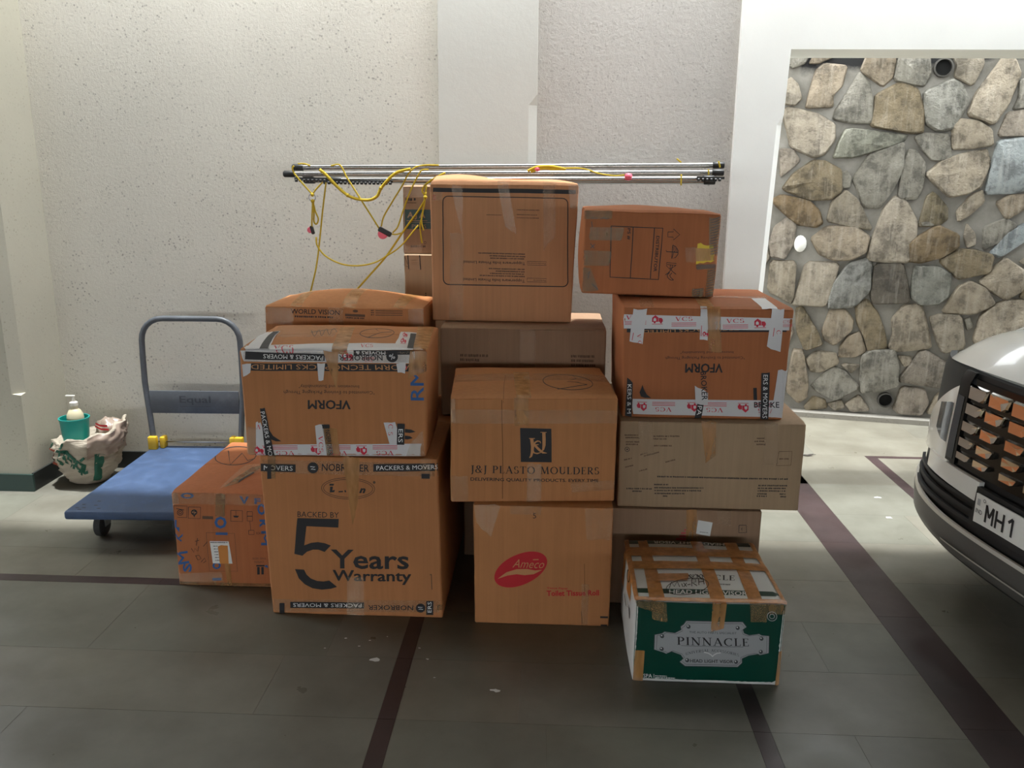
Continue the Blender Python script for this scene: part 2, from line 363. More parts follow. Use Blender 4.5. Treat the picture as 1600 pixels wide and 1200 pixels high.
STONES = [[(-0.246,2.468),(-0.206,2.498),(-0.11,2.486),(-0.136,2.424),(-0.208,2.394),(-0.236,2.416)],[(-0.105,2.423),(-0.069,2.495),(0.024,2.498),(0.043,2.461),(-0.042,2.422)],[(0.254,2.456),(0.301,2.49),(0.414,2.472),(0.425,2.421),(0.42,2.329),(0.365,2.273),(0.227,2.369)],[(0.449,2.431),(0.475,2.46),(0.626,2.446),(0.644,2.335),(0.612,2.269),(0.536,2.281),(0.437,2.308)],[(0.762,2.453),(0.935,2.459),(0.949,2.389),(0.902,2.269),(0.793,2.322),(0.799,2.392)],[(1.079,2.455),(1.133,2.404),(1.172,2.324),(1.121,2.145),(1.058,2.038),(0.909,2.096),(0.937,2.218),(1.009,2.337)],[(-0.087,2.223),(-0.058,2.37),(-0.009,2.41),(0.127,2.392),(0.108,2.273),(0.061,2.221),(0.067,2.152),(-0.096,2.149)],[(-0.243,2.31),(-0.213,2.331),(-0.167,2.288),(-0.138,2.203),(-0.177,2.16),(-0.253,2.172)],[(0.214,2.354),(0.271,2.291),(0.307,2.196),(0.317,2.044),(0.171,2.05),(0.085,2.072),(0.091,2.125),(0.136,2.199)],[(0.341,2.206),(0.485,2.287),(0.581,2.234),(0.63,2.109),(0.635,1.984),(0.57,1.979),(0.466,1.995),(0.33,2.023),(0.34,2.123)],[(0.632,2.223),(0.781,2.297),(0.834,2.27),(0.895,2.168),(0.857,2.086),(0.817,2.004),(0.729,1.994),(0.664,2.036),(0.637,2.14)],[(-0.254,2.118),(-0.196,2.134),(-0.033,2.095),(0.079,2.03),(0.088,1.933),(0.032,1.847),(-0.03,1.825),(-0.176,1.89),(-0.207,1.999)],[(0.167,1.986),(0.218,1.997),(0.532,1.958),(0.516,1.916),(0.417,1.879),(0.236,1.82),(0.115,1.819),(0.133,1.901)],[(0.604,1.942),(0.652,1.968),(0.803,1.962),(0.832,1.805),(0.722,1.799),(0.642,1.879)],[(0.826,2.014),(0.86,2.055),(0.96,2.044),(1.044,1.992),(1.066,1.899),(0.961,1.879),(0.838,1.873)],[(1.101,1.971),(1.137,2.094),(1.24,2.108),(1.29,2.021),(1.261,1.955),(1.118,1.951)],[(1.178,2.284),(1.249,2.313),(1.302,2.202),(1.256,2.133),(1.162,2.119),(1.182,2.184)],[(1.104,1.909),(1.265,1.93),(1.344,1.64),(1.233,1.602),(1.072,1.595),(1.09,1.795)],[(-0.25,1.868),(-0.163,1.863),(-0.113,1.792),(-0.194,1.714),(-0.23,1.691)],[(-0.196,1.613),(-0.138,1.703),(-0.026,1.786),(0.049,1.781),(0.15,1.727),(0.163,1.595),(0.103,1.544),(-0.015,1.537),(-0.172,1.591)],[(0.167,1.716),(0.203,1.727),(0.229,1.684),(0.225,1.618),(0.171,1.617)],[(0.251,1.673),(0.33,1.825),(0.42,1.857),(0.528,1.9),(0.537,1.729),(0.489,1.599),(0.427,1.499),(0.331,1.503),(0.29,1.597)],[(0.542,1.772),(0.573,1.858),(0.625,1.847),(0.68,1.773),(0.682,1.623),(0.649,1.557),(0.54,1.556)],[(0.707,1.709),(0.793,1.794),(0.917,1.837),(1.033,1.858),(1.063,1.774),(1.032,1.637),(0.958,1.593),(0.861,1.571),(0.771,1.645)],[(-0.266,1.523),(-0.203,1.557),(-0.036,1.526),(0.036,1.46),(0.064,1.381),(0.024,1.352),(-0.098,1.367),(-0.229,1.478)],[(0.107,1.393),(0.127,1.517),(0.206,1.59),(0.286,1.53),(0.39,1.343),(0.261,1.357)],[(0.461,1.467),(0.516,1.545),(0.592,1.513),(0.667,1.393),(0.676,1.227),(0.644,1.137),(0.518,1.133),(0.395,1.146),(0.405,1.254),(0.431,1.355)],[(0.69,1.372),(0.72,1.558),(0.758,1.586),(0.85,1.495),(0.859,1.419),(0.803,1.374)],[(0.913,1.474),(0.981,1.572),(1.046,1.605),(1.066,1.531),(0.987,1.443),(0.931,1.41)],[(1.145,1.532),(1.216,1.581),(1.333,1.582),(1.325,1.503),(1.218,1.426)],[(1.092,1.368),(1.208,1.425),(1.283,1.383),(1.199,1.273),(1.105,1.227)],[(1.32,1.395),(1.401,1.375),(1.371,1.31),(1.221,1.181),(1.153,1.206),(1.231,1.328)],[(-0.24,1.339),(-0.167,1.398),(-0.103,1.354),(-0.109,1.228),(-0.157,1.134),(-0.247,1.143),(-0.266,1.235)],[(0.02,1.265),(0.111,1.347),(0.283,1.351),(0.375,1.285),(0.364,1.184),(0.283,1.136),(0.175,1.127),(0.084,1.164)],[(0.651,1.259),(0.804,1.368),(0.933,1.31),(0.943,1.233),(0.849,1.164),(0.739,1.127),(0.655,1.136)],[(0.984,1.388),(1.042,1.324),(1.051,1.258),(1.003,1.235),(0.975,1.3)],[(-0.243,1.096),(-0.081,1.095),(-0.077,0.855),(-0.096,0.818),(-0.25,0.895)],[(-0.056,0.868),(-0.008,1.092),(0.2,1.093),(0.174,0.912),(0.14,0.805),(-0.073,0.807)],[(0.168,0.853),(0.19,0.971),(0.276,1.101),(0.38,1.133),(0.416,1.094),(0.423,0.922),(0.337,0.814),(0.174,0.795)],[(0.448,1.095),(0.616,1.112),(0.665,0.955),(0.687,0.852),(0.464,0.837),(0.443,0.888)],[(0.695,1.013),(0.702,1.092),(0.847,1.091),(0.925,1.044),(0.921,0.908),(0.866,0.849),(0.762,0.844),(0.704,0.888)],[(0.851,1.142),(0.955,1.217),(1.046,1.214),(1.161,1.185),(1.155,1.074),(1.068,1.049),(0.979,1.023)],[(1.114,1.006),(1.182,1.097),(1.243,1.165),(1.385,1.071),(1.361,0.96),(1.279,0.901),(1.181,0.953)],[(1.371,0.96),(1.404,1.006),(1.479,0.964),(1.449,0.897),(1.368,0.91)],[(0.909,0.793),(0.986,0.967),(1.053,1.003),(1.15,0.962),(1.213,0.864),(1.1,0.791)],[(1.133,0.621),(1.154,0.771),(1.216,0.842),(1.292,0.879),(1.411,0.884),(1.471,0.741),(1.45,0.604),(1.356,0.558),(1.182,0.554)],[(0.145,0.627),(0.186,0.783),(0.275,0.776),(0.336,0.708),(0.332,0.637),(0.232,0.53),(0.162,0.568)],[(0.347,0.814),(0.42,0.847),(0.494,0.762),(0.55,0.636),(0.572,0.531),(0.456,0.501),(0.424,0.594),(0.371,0.686)],[(0.595,0.721),(0.659,0.817),(0.764,0.827),(0.825,0.662),(0.854,0.547),(0.661,0.512),(0.593,0.538),(0.615,0.64)],[(0.836,0.744),(0.896,0.77),(1.021,0.77),(1.068,0.559),(0.937,0.517),(0.883,0.619)],[(1.05,0.743),(1.084,0.762),(1.107,0.7),(1.074,0.675)],[(0.273,0.514),(0.315,0.588),(0.389,0.622),(0.441,0.488),(0.373,0.448),(0.274,0.442)],[(-0.047,0.761),(-0.003,0.781),(0.1,0.625),(0.148,0.531),(0.034,0.482),(-0.028,0.606)],[(0.052,0.404),(0.115,0.469),(0.238,0.464),(0.267,0.393),(0.161,0.325),(0.094,0.321)],[(0.291,0.382),(0.323,0.396),(0.412,0.39),(0.363,0.326)],[(0.428,0.451),(0.478,0.496),(0.629,0.505),(0.663,0.394),(0.672,0.262),(0.573,0.219),(0.443,0.197),(0.429,0.33)],[(0.655,0.471),(0.741,0.47),(0.752,0.423),(0.706,0.396)],[(0.685,0.293),(0.81,0.521),(1.002,0.415),(0.957,0.264),(0.828,0.273)],[(1.008,0.451),(1.054,0.5),(1.185,0.537),(1.258,0.524),(1.169,0.414),(1.073,0.349),(1.026,0.393)],[(0.108,0.223),(0.237,0.36),(0.318,0.335),(0.418,0.226),(0.271,0.123),(0.152,0.177)],[(-0.043,0.459),(0.025,0.457),(0.079,0.233),(0.076,0.134),(0.022,0.092),(-0.065,0.174)],[(0.071,0.058),(0.122,0.137),(0.203,0.118),(0.22,0.057),(0.085,0.034)],[(0.223,0.088),(0.316,0.126),(0.343,0.073),(0.278,0.043)],[(0.346,0.098),(0.434,0.172),(0.512,0.061),(0.391,0.045)],[(0.675,0.092),(0.712,0.246),(0.853,0.238),(0.886,0.144),(0.853,0.056),(0.711,0.058)],[(0.894,0.072),(0.942,0.209),(1.07,0.289),(1.066,0.157),(1.013,0.063)],[(0.687,1.398),(0.769,1.405),(0.783,1.373),(0.696,1.368)],[(1.33,1.146),(1.378,1.191),(1.418,1.116)],[(0.182,1.394),(0.323,1.38),(0.38,1.342),(0.293,1.362)],[(1.281,0.351),(1.363,0.507),(1.481,0.526),(1.539,0.403),(1.451,0.304)],[(1.131,0.138),(1.186,0.285),(1.306,0.317),(1.386,0.181),(1.295,0.091)],[(1.411,0.148),(1.456,0.269),(1.575,0.289),(1.605,0.151),(1.519,0.109)],[(-0.292,0.701),(-0.146,0.732),(-0.057,0.616),(-0.092,0.493),(-0.264,0.483)],[(-0.282,0.408),(-0.134,0.442),(-0.081,0.222),(-0.164,0.091),(-0.271,0.109)]]
rq = random.Random(5)
def jit(s0, s1, z0, z1, n):
    out = []; cw = .26; ch = .24; r = 0; z = z0
    while z < z1:
        s = s0+(r % 2)*.1-.1
        while s < s1:
            c = (s+cw/2, z+ch/2); k = rq.randint(5, 7); a0 = rq.uniform(0, 6)
            out.append([(c[0]+cw*.47*rq.uniform(.85, 1.05)*math.cos(a0-2*PI*i/k), c[1]+ch*.47*rq.uniform(.85, 1.05)*math.sin(a0-2*PI*i/k)) for i in range(k)])
            s += cw
        z += ch; r += 1
    return out
STONES += jit(-1.45, -.5, .06, 2.6, 0) + jit(1.72, 3.2, .06, 2.6, 0)
TAN = [srgb(173, 161, 142), srgb(164, 150, 130), srgb(180, 169, 152), srgb(155, 145, 128), srgb(150, 146, 135), srgb(168, 157, 143), srgb(141, 127, 102)]
PAL = {17: srgb(168, 175, 176), 31: srgb(168, 177, 180), 39: srgb(106, 99, 88), 40: srgb(139, 139, 130), 57: srgb(150, 141, 128), 34: srgb(132, 113, 84), 24: srgb(141, 120, 90), 27: srgb(129, 118, 93), 38: srgb(152, 152, 147), 10: srgb(148, 146, 137), 12: srgb(152, 152, 138)}
for i, poly in enumerate(STONES):
    n0 = len(poly); c = (sum(p[0] for p in poly)/n0, sum(p[1] for p in poly)/n0)
    area = sum(poly[k][0]*poly[(k+1) % n0][1]-poly[(k+1) % n0][0]*poly[k][1] for k in range(n0))
    if area < 0: poly = poly[::-1]
    ring = []
    for k in range(n0):                                       # cut each corner so that outlines are rounded
        a, b, d = poly[k-1], poly[k], poly[(k+1) % n0]
        for q, w in ((a, .11), (d, .11)): ring.append((b[0]+(q[0]-b[0])*w, b[1]+(q[1]-b[1])*w))
    m = len(ring); size = math.sqrt(abs(area)/2); hgt = min(.05, .018+.10*size)*rq.uniform(.75, 1.15)
    tx, tz = rq.uniform(-.08, .08), rq.uniform(-.08, .08)
    V = []
    for fac, h in ((1.13, -.004), (1.09, hgt*.6), (1.02, hgt*.9), (.62, hgt*1.02)):
        for (s, z) in ring:
            jt = noise.noise((s*14, z*14, i*.7+fac))*.16 if fac < 1.05 else 0
            ds, dz = (s-c[0])*(fac+jt*.4), (z-c[1])*(fac+jt*.4)
            hh = h*(1+jt*2.2)+(ds*tx+dz*tz if h > 0 else 0)
            V.append(wallpt(c[0]+ds, c[1]+dz, max(hh, -.004)))
    V.append(wallpt(c[0], c[1], hgt*1.05))
    F = []
    for r in range(3):
        for k in range(m): F.append((r*m+k, r*m+(k+1) % m, (r+1)*m+(k+1) % m, (r+1)*m+k))
    for k in range(m): F.append((3*m+k, 3*m+(k+1) % m, 4*m))
    o = mesh_obj('stone', V, F, M['stone'], wall_stone, True, 24)
    o.color = PAL.get(i) or rq.choice(TAN)
# weep pipes through the stone wall
M['hole'] = plain('pipe_inside', srgb(8, 8, 8), .9); M['pvc_w'] = plain('white_pvc', srgb(236, 236, 232), .45)
M['pipe_d'] = plain('dark_pipe', srgb(66, 64, 60), .7)
def weep(s, z, r, rimmat, nm):
    mb = MB(); n = 18; V = []
    for rr, out in ((r*1.18, .0), (r*1.18, .035), (r, .037), (r, .004)):
        for k in range(n): V.append(wallpt(s+rr*math.cos(2*PI*k/n), z+rr*math.sin(2*PI*k/n), out))
    F = []
    for i in range(3):
        for k in range(n): F.append((i*n+k, i*n+(k+1) % n, (i+1)*n+(k+1) % n, (i+1)*n+k))
    p = mb.add(V, F).build(nm, rimmat, wall_stone, True, 40)
    V = [wallpt(s+r*math.cos(2*PI*k/n), z+r*math.sin(2*PI*k/n), .005) for k in range(n)]
    mesh_obj('pipe_bore', V, [tuple(range(n))], M['hole'], p)
weep(.718, 2.376, .05, M['pipe_d'], 'weep_pipe'); weep(.608, .148, .045, M['pipe_d'], 'weep_pipe')
mb = MB(); V = []; n = 16
for fac, out in ((1, 0), (1, .03), (.9, .045), (.4, .055)):
    for k in range(n): V.append(wallpt(-.062+.042*fac*math.cos(2*PI*k/n), 1.231+.058*fac*math.sin(2*PI*k/n), out))
V.append(wallpt(-.062, 1.231, .056))
F = [(i*n+k, i*n+(k+1) % n, (i+1)*n+(k+1) % n, (i+1)*n+k) for i in range(3) for k in range(n)]+[(3*n+k, 3*n+(k+1) % n, 4*n) for k in range(n)]
mb.add(V, F).build('pipe_plug', M['pvc_w'], wall_stone, True, 50)

# ================================================================ LETTERING (flat print)
import numpy as np
_tc = {}
def text_shape(s, bold=0, italic=0):
    key = (s, bold, italic)
    if key in _tc: return _tc[key]
    cu = bpy.data.curves.new('t', 'FONT'); cu.body = s; cu.resolution_u = 2; cu.offset = bold; cu.shear = italic; cu.fill_mode = 'FRONT'
    ob = bpy.data.objects.new('t', cu); COL.objects.link(ob)
    dg = bpy.context.evaluated_depsgraph_get(); me = ob.evaluated_get(dg).to_mesh()
    V = [(v.co.x, v.co.y) for v in me.vertices]; F = [tuple(p.vertices) for p in me.polygons]
    ob.evaluated_get(dg).to_mesh_clear(); bpy.data.objects.remove(ob); bpy.data.curves.remove(cu)
    _tc[key] = (V, F); return V, F

def ribbon(pts, ws):
    V = []; F = []; n = len(pts)
    if not isinstance(ws, (list, tuple)): ws = [ws]*n
    for i in range(n):
        a = pts[max(i-1, 0)]; b = pts[min(i+1, n-1)]; dx, dy = b[0]-a[0], b[1]-a[1]; l = math.hypot(dx, dy) or 1
        nx, ny = -dy/l*ws[i]/2, dx/l*ws[i]/2
        V += [(pts[i][0]+nx, pts[i][1]+ny), (pts[i][0]-nx, pts[i][1]-ny)]
        if i: F.append((2*i-2, 2*i-1, 2*i+1, 2*i))
    return V, F
def join(parts):
    V = []; F = []
    for v, f in parts: n = len(V); V += v; F += [tuple(i+n for i in q) for q in f]
    return V, F
TK, TN = .15, .06
def _arc(cx, cy, rx, ry, a0, a1, n=12, tk=TK, tn=TN):
    p = []; w = []
    for i in range(n+1):
        a = math.radians(a0+(a1-a0)*i/n); p.append((cx+rx*math.cos(a), cy+ry*math.sin(a))); w.append(tn+(tk-tn)*abs(math.cos(a))**1.3)
    return ribbon(p, w)
_b = lambda x0, y0, x1, y1, w: ribbon([(x0, y0), (x1, y1)], w)
_sf = lambda x, y, l=.3: _b(x-l/2, y, x+l/2, y, .05)
def _glyph(c):
    if c == 'I': return .34, [_b(.17, 0, .17, 1, TK), _sf(.17, .02), _sf(.17, .98)]
    if c == 'P': return .68, [_b(.17, 0, .17, 1, TK), _sf(.17, .02), _sf(.14, .98, .24), _arc(.3, .725, .28, .25, 90, -90), _b(.15, .97, .3, .97, TN), _b(.15, .475, .3, .475, TN)]
    if c == 'R': return .78, _glyph('P')[1]+[_b(.34, .48, .66, .02, TK), _sf(.7, .02, .18)]
    if c == 'N': return .88, [_b(.16, 0, .16, 1, TN), _b(.13, 1, .72, 0, TK), _b(.72, 0, .72, 1, TN), _sf(.16, .02), _sf(.12, .98, .2), _sf(.72, .98)]
    if c == 'A': return .86, [_b(.12, 0, .42, 1, TN), _b(.40, 1, .74, 0, TK), _b(.22, .35, .62, .35, TN), _sf(.11, .02, .24), _sf(.74, .02, .26)]
    if c == 'C': return .82, [_arc(.46, .5, .38, .47, 48, 312, 18), _b(.71, .68, .71, .98, .05)]
    if c == 'L': return .62, [_b(.17, 0, .17, 1, TK), _sf(.17, .98), _b(.05, .025, .56, .025, .05), _b(.55, .0, .58, .24, .05)]
    if c == 'E': return .66, [_b(.17, 0, .17, 1, TK), _b(.05, .025, .58, .025, .05), _b(.05, .975, .56, .975, .05), _b(.17, .52, .44, .52, .05), _b(.56, .0, .59, .22, .05), _b(.54, .8, .55, 1, .05), _b(.44, .42, .44, .62, .05)]
    if c == 'J': return .42, [_b(.24, 1, .24, .1, TK), _sf(.24, .98), _arc(.06, .08, .18, .3, 0, -75, 8)]
    if c == 'S': return .6, [_arc(.3, .74, .2, .23, 35, 250, 10, .13), _arc(.3, .26, .23, .24, 70, -150, 10, .13), _b(.46, .74, .46, .95, .05), _b(.1, .05, .1, .28, .05)]
    if c == 'T': return .76, [_b(.38, 0, .38, 1, TK), _sf(.38, .02), _b(.06, .97, .7, .97, .05), _b(.07, .78, .07, 1, .05), _b(.69, .78, .69, 1, .05)]
    if c == 'O': return .9, [_arc(.45, .5, .37, .47, 0, 360, 24)]
    if c == 'M': return 1.04, [_b(.16, 0, .2, 1, TN), _b(.2, 1, .52, .05, TK), _b(.52, .05, .82, 1, TN), _b(.82, 1, .88, 0, TK), _sf(.15, .02, .24), _sf(.88, .02, .28), _sf(.17, .98, .2), _sf(.86, .98, .2)]
    if c == 'U': return .82, [_b(.18, 1, .18, .32, TK), _arc(.42, .32, .24, .28, 180, 360, 12), _b(.66, .32, .66, 1, TN), _sf(.18, .98), _sf(.66, .98, .24)]
    if c == 'D': return .86, [_b(.17, 0, .17, 1, TK), _sf(.14, .02, .2), _sf(.14, .98, .2), _b(.15, .975, .38, .975, TN), _b(.15, .025, .38, .025, TN), _arc(.38, .5, .38, .475, 90, -90, 14)]
    if c == 'V': return .84, [_b(.12, 1, .43, 0, TK), _b(.42, 0, .72, 1, TN), _sf(.12, .98, .28), _sf(.72, .98, .24)]
    if c == '&': return .82, [_arc(.36, .77, .17, .2, -60, 290, 14), _b(.26, .62, .72, .02, .12), _arc(.32, .27, .25, .25, 110, 330, 12), _b(.52, .15, .7, .5, .06), _sf(.72, .5, .2)]
    return .4, []
def serif_shape(s, gap=.1):
    key = ('serif', s)
    if key in _tc: return _tc[key]
    x = 0; parts = []
    for c in s:
        w, g = _glyph(c)
        for v, f in g: parts.append(([(px+x, py) for px, py in v], f))
        x += w+gap
    _tc[key] = join(parts); return _tc[key]

def homog(src, dst):
    A = []; B = []
    for (x, y), (u, v) in zip(src, dst):
        A += [[x, y, 1, 0, 0, 0, -u*x, -u*y], [0, 0, 0, x, y, 1, -v*x, -v*y]]; B += [u, v]
    h = np.linalg.solve(np.array(A, float), np.array(B, float))
    return lambda x, y: ((h[0]*x+h[1]*y+h[2])/(h[6]*x+h[7]*y+1), (h[3]*x+h[4]*y+h[5])/(h[6]*x+h[7]*y+1))

def refine(V, F, fn, off, lim=.03):
    """split long edges so that big flat shapes follow the surface they are printed on"""
    V = list(V); P = [fn(x, y, off) for x, y in V]; mid = {}; out = []; todo = []
    for f in F:
        if max((P[f[i]]-P[f[i-1]]).length for i in range(len(f))) <= lim: out.append(tuple(f))
        else: todo += [(f[0], f[i], f[i+1]) for i in range(1, len(f)-1)]
    while todo:
        a, b, c = todo.pop(); e = sorted((((P[a]-P[b]).length, 0), ((P[b]-P[c]).length, 1), ((P[c]-P[a]).length, 2)))[-1]
        if e[0] <= lim: out.append((a, b, c)); continue
        a, b, c = ((a, b, c), (b, c, a), (c, a, b))[e[1]]; k = (min(a, b), max(a, b))
        if k not in mid: mid[k] = len(V); V.append(((V[a][0]+V[b][0])/2, (V[a][1]+V[b][1])/2)); P.append(fn(V[-1][0], V[-1][1], off))
        m = mid[k]; todo += [(a, m, c), (m, b, c)]
    return V, out

class Art:
    """flat print laid out on a sheet (y down) and wrapped onto a surface by fn(x, y, off)"""
    def __init__(s, fn): s.fn = fn; s.L = {}
    def put(s, mat, V, F): s.L.setdefault(mat, []).append((V, F)); return s
    def fit(s, mat, shape, cx, cy, w, h, rot=0, arch=0):
        V, F = shape
        if not V: return s
        x0 = min(v[0] for v in V); x1 = max(v[0] for v in V); y0 = min(v[1] for v in V); y1 = max(v[1] for v in V)
        sx = w/(x1-x0 or 1); sy = h/(y1-y0 or 1); c, k = math.cos(math.radians(rot)), math.sin(math.radians(rot)); out = []
        for x, y in V:
            lx = (x-(x0+x1)/2)*sx; ly = (y-(y0+y1)/2)*sy
            ly -= arch*(2*lx/w)**2
            out.append((cx+lx*c-ly*k, cy-(lx*k+ly*c)))
        return s.put(mat, out, F)
    def txt(s, mat, t, cx, cy, w, h, rot=0, bold=0, italic=0, serif=False, arch=0):
        if serif: sh = serif_shape(t)
        elif bold > 0 and any(k in t for k in 'MNVW'):        # sharp-angled letters: overprint instead of a thicker outline
            V, F = text_shape(t, 0, italic); sh = join([([(x+dx*bold, y+dy*bold) for x, y in V], F) for dx, dy in ((-.8, -.5), (.8, -.5), (-.8, .5), (.8, .5))])
        else: sh = text_shape(t, bold, italic)
        return s.fit(mat, sh, cx, cy, w, h, rot, arch)
    def quad(s, mat, q, n=(8, 4)):
        V = []; F = []; (a, b, c, d) = q
        for j in range(n[1]+1):
            for i in range(n[0]+1):
                u, v = i/n[0], j/n[1]
                V.append(tuple((a[k]*(1-u)+b[k]*u)*(1-v)+(d[k]*(1-u)+c[k]*u)*v for k in (0, 1)))
        m = n[0]+1
        F = [(j*m+i, j*m+i+1, (j+1)*m+i+1, (j+1)*m+i) for j in range(n[1]) for i in range(n[0])]
        return s.put(mat, V, F)
    def rect(s, mat, x0, y0, x1, y1, n=(8, 3)): return s.quad(mat, [(x0, y0), (x1, y0), (x1, y1), (x0, y1)], n)
    def line(s, mat, pts, w, closed=False, smooth=0):
        if smooth: pts = [(p.x, p.y) for p in spline([(x, y, 0) for x, y in pts], smooth)]
        if closed: pts = list(pts)+[pts[0]]
        V, F = ribbon(pts, w); return s.put(mat, V, F)
    def poly(s, mat, pts):
        tri = geometry.tessellate_polygon([[Vector((x, y, 0)) for x, y in pts]]); return s.put(mat, list(pts), [tuple(t) for t in tri])
    def ell(s, mat, cx, cy, rx, ry, rot=0, n=28, ring=0):
        c, k = math.cos(math.radians(rot)), math.sin(math.radians(rot))
        P = [(cx+rx*math.cos(2*PI*i/n)*c+ry*math.sin(2*PI*i/n)*k, cy-rx*math.cos(2*PI*i/n)*k+ry*math.sin(2*PI*i/n)*c) for i in range(n)]
        if ring: return s.line(mat, P, ring, True)
        V = [(cx, cy)]+[((x+cx)/2, (y+cy)/2) for x, y in P]+P
        F = [(0, 1+i, 1+(i+1) % n) for i in range(n)]+[(1+i, 1+n+i, 1+n+(i+1) % n, 1+(i+1) % n) for i in range(n)]
        return s.put(mat, V, F)
    def greek(s, mat, x0, y0, x1, h, slope=0):
        r = random.Random(int(x0*7+y0*3)); x = x0; P = []
        while x < x1-h*.4:
            w = min(h*r.uniform(.35, .75), x1-x); y = y0+(x-x0)*slope+r.uniform(-.06, .06)*h
            P.append(([(x, y), (x+w, y+w*slope), (x+w, y+h*.8), (x, y+h*.8)], [(0, 1, 2, 3)])); x += w+h*(r.uniform(.15, .3) if r.random() < .8 else .6)
        if P: V, F = join(P); s.put(mat, V, F)
        return s
    def nb(s, x0, x1, y, h, rot=0, circ=None, word=None, box=None, boxtext='PACKERS & MOVERS'):
        """printed courier tape: black roundel, black wordmark, black box with reversed-out lettering"""
        if circ: s.ell('ink', circ, y, h*.55, h*.55); s.txt('white_ink', 'N?', circ, y, h*.5, h*.4, rot)
        if word: s.txt('ink', 'NOBROKER', (word[0]+word[1])/2, y, word[1]-word[0], h*.62, rot, .012)
        return s
    def vcs(s, cx, cy, h, rot=0, icon=True):
        """red letters with rules below, then a house-and-lorry picture"""
        k = -1 if rot == 180 else 1
        s.txt('crimson', 'VCS', cx, cy-k*h*.22, h*1.55, h*.4, rot, serif=True)
        for q in (.16, .3, .44): s.rect('crimson', cx-h*1.1, cy+k*h*q-h*.025, cx+h*1.1, cy+k*h*q+h*.025, (6, 1))
        if icon: s.lorry(cx+k*h*2.1, cy, h*.8, k)
        return s
    def lorry(s, cx, cy, h, k=1):
        f = lambda pts: [(cx+k*x*h, cy+k*y*h) for x, y in pts]
        s.poly('crimson', f([(-.6, .3), (-.6, -.2), (-.25, -.5), (.1, -.2), (.1, .3)])); s.poly('crimson', f([(.14, .3), (.14, -.15), (.45, -.15), (.6, .05), (.6, .3)]))
        s.ell('crimson', cx-k*.3*h, cy+k*.36*h, .12*h, .12*h, 0, 10); s.ell('crimson', cx+k*.4*h, cy+k*.36*h, .12*h, .12*h, 0, 10)
        s.poly('tape_white', f([(-.45, -.05), (-.3, -.2), (-.15, -.05), (-.15, .2), (-.45, .2)])); s.rect('crimson', cx-h*.6, cy+k*h*.55-h*.03, cx+h*.6, cy+k*h*.55+h*.03, (4, 1))
        return s
    def flush(s, name, parent, off=.0008):
        first = None
        todo = []
        for mat, parts in s.L.items():                        # every word, line or mark of some size is a part of its own
            small = []
            for pr in parts:
                Q = [s.fn(x, y, off) for x, y in (min(pr[0]), max(pr[0]), min(pr[0], key=lambda q: q[1]), max(pr[0], key=lambda q: q[1]))]
                if max((Q[0]-Q[1]).length, (Q[2]-Q[3]).length) > .035: todo.append((mat, [pr]))
                else: small.append(pr)
            if small: todo.append((mat, small))
        for mat, parts in todo:
            V, F = join(parts); oo = off+(.0005 if mat in ('white_ink', 'cardline', 'card_d') else 0)+(.0003 if mat == 'tape_white' else 0)
            V, F = refine(V, F, s.fn, oo)
            mesh_obj(name, [s.fn(x, y, oo) for x, y in V], F, M[mat], parent)
        s.L = {}
        return s

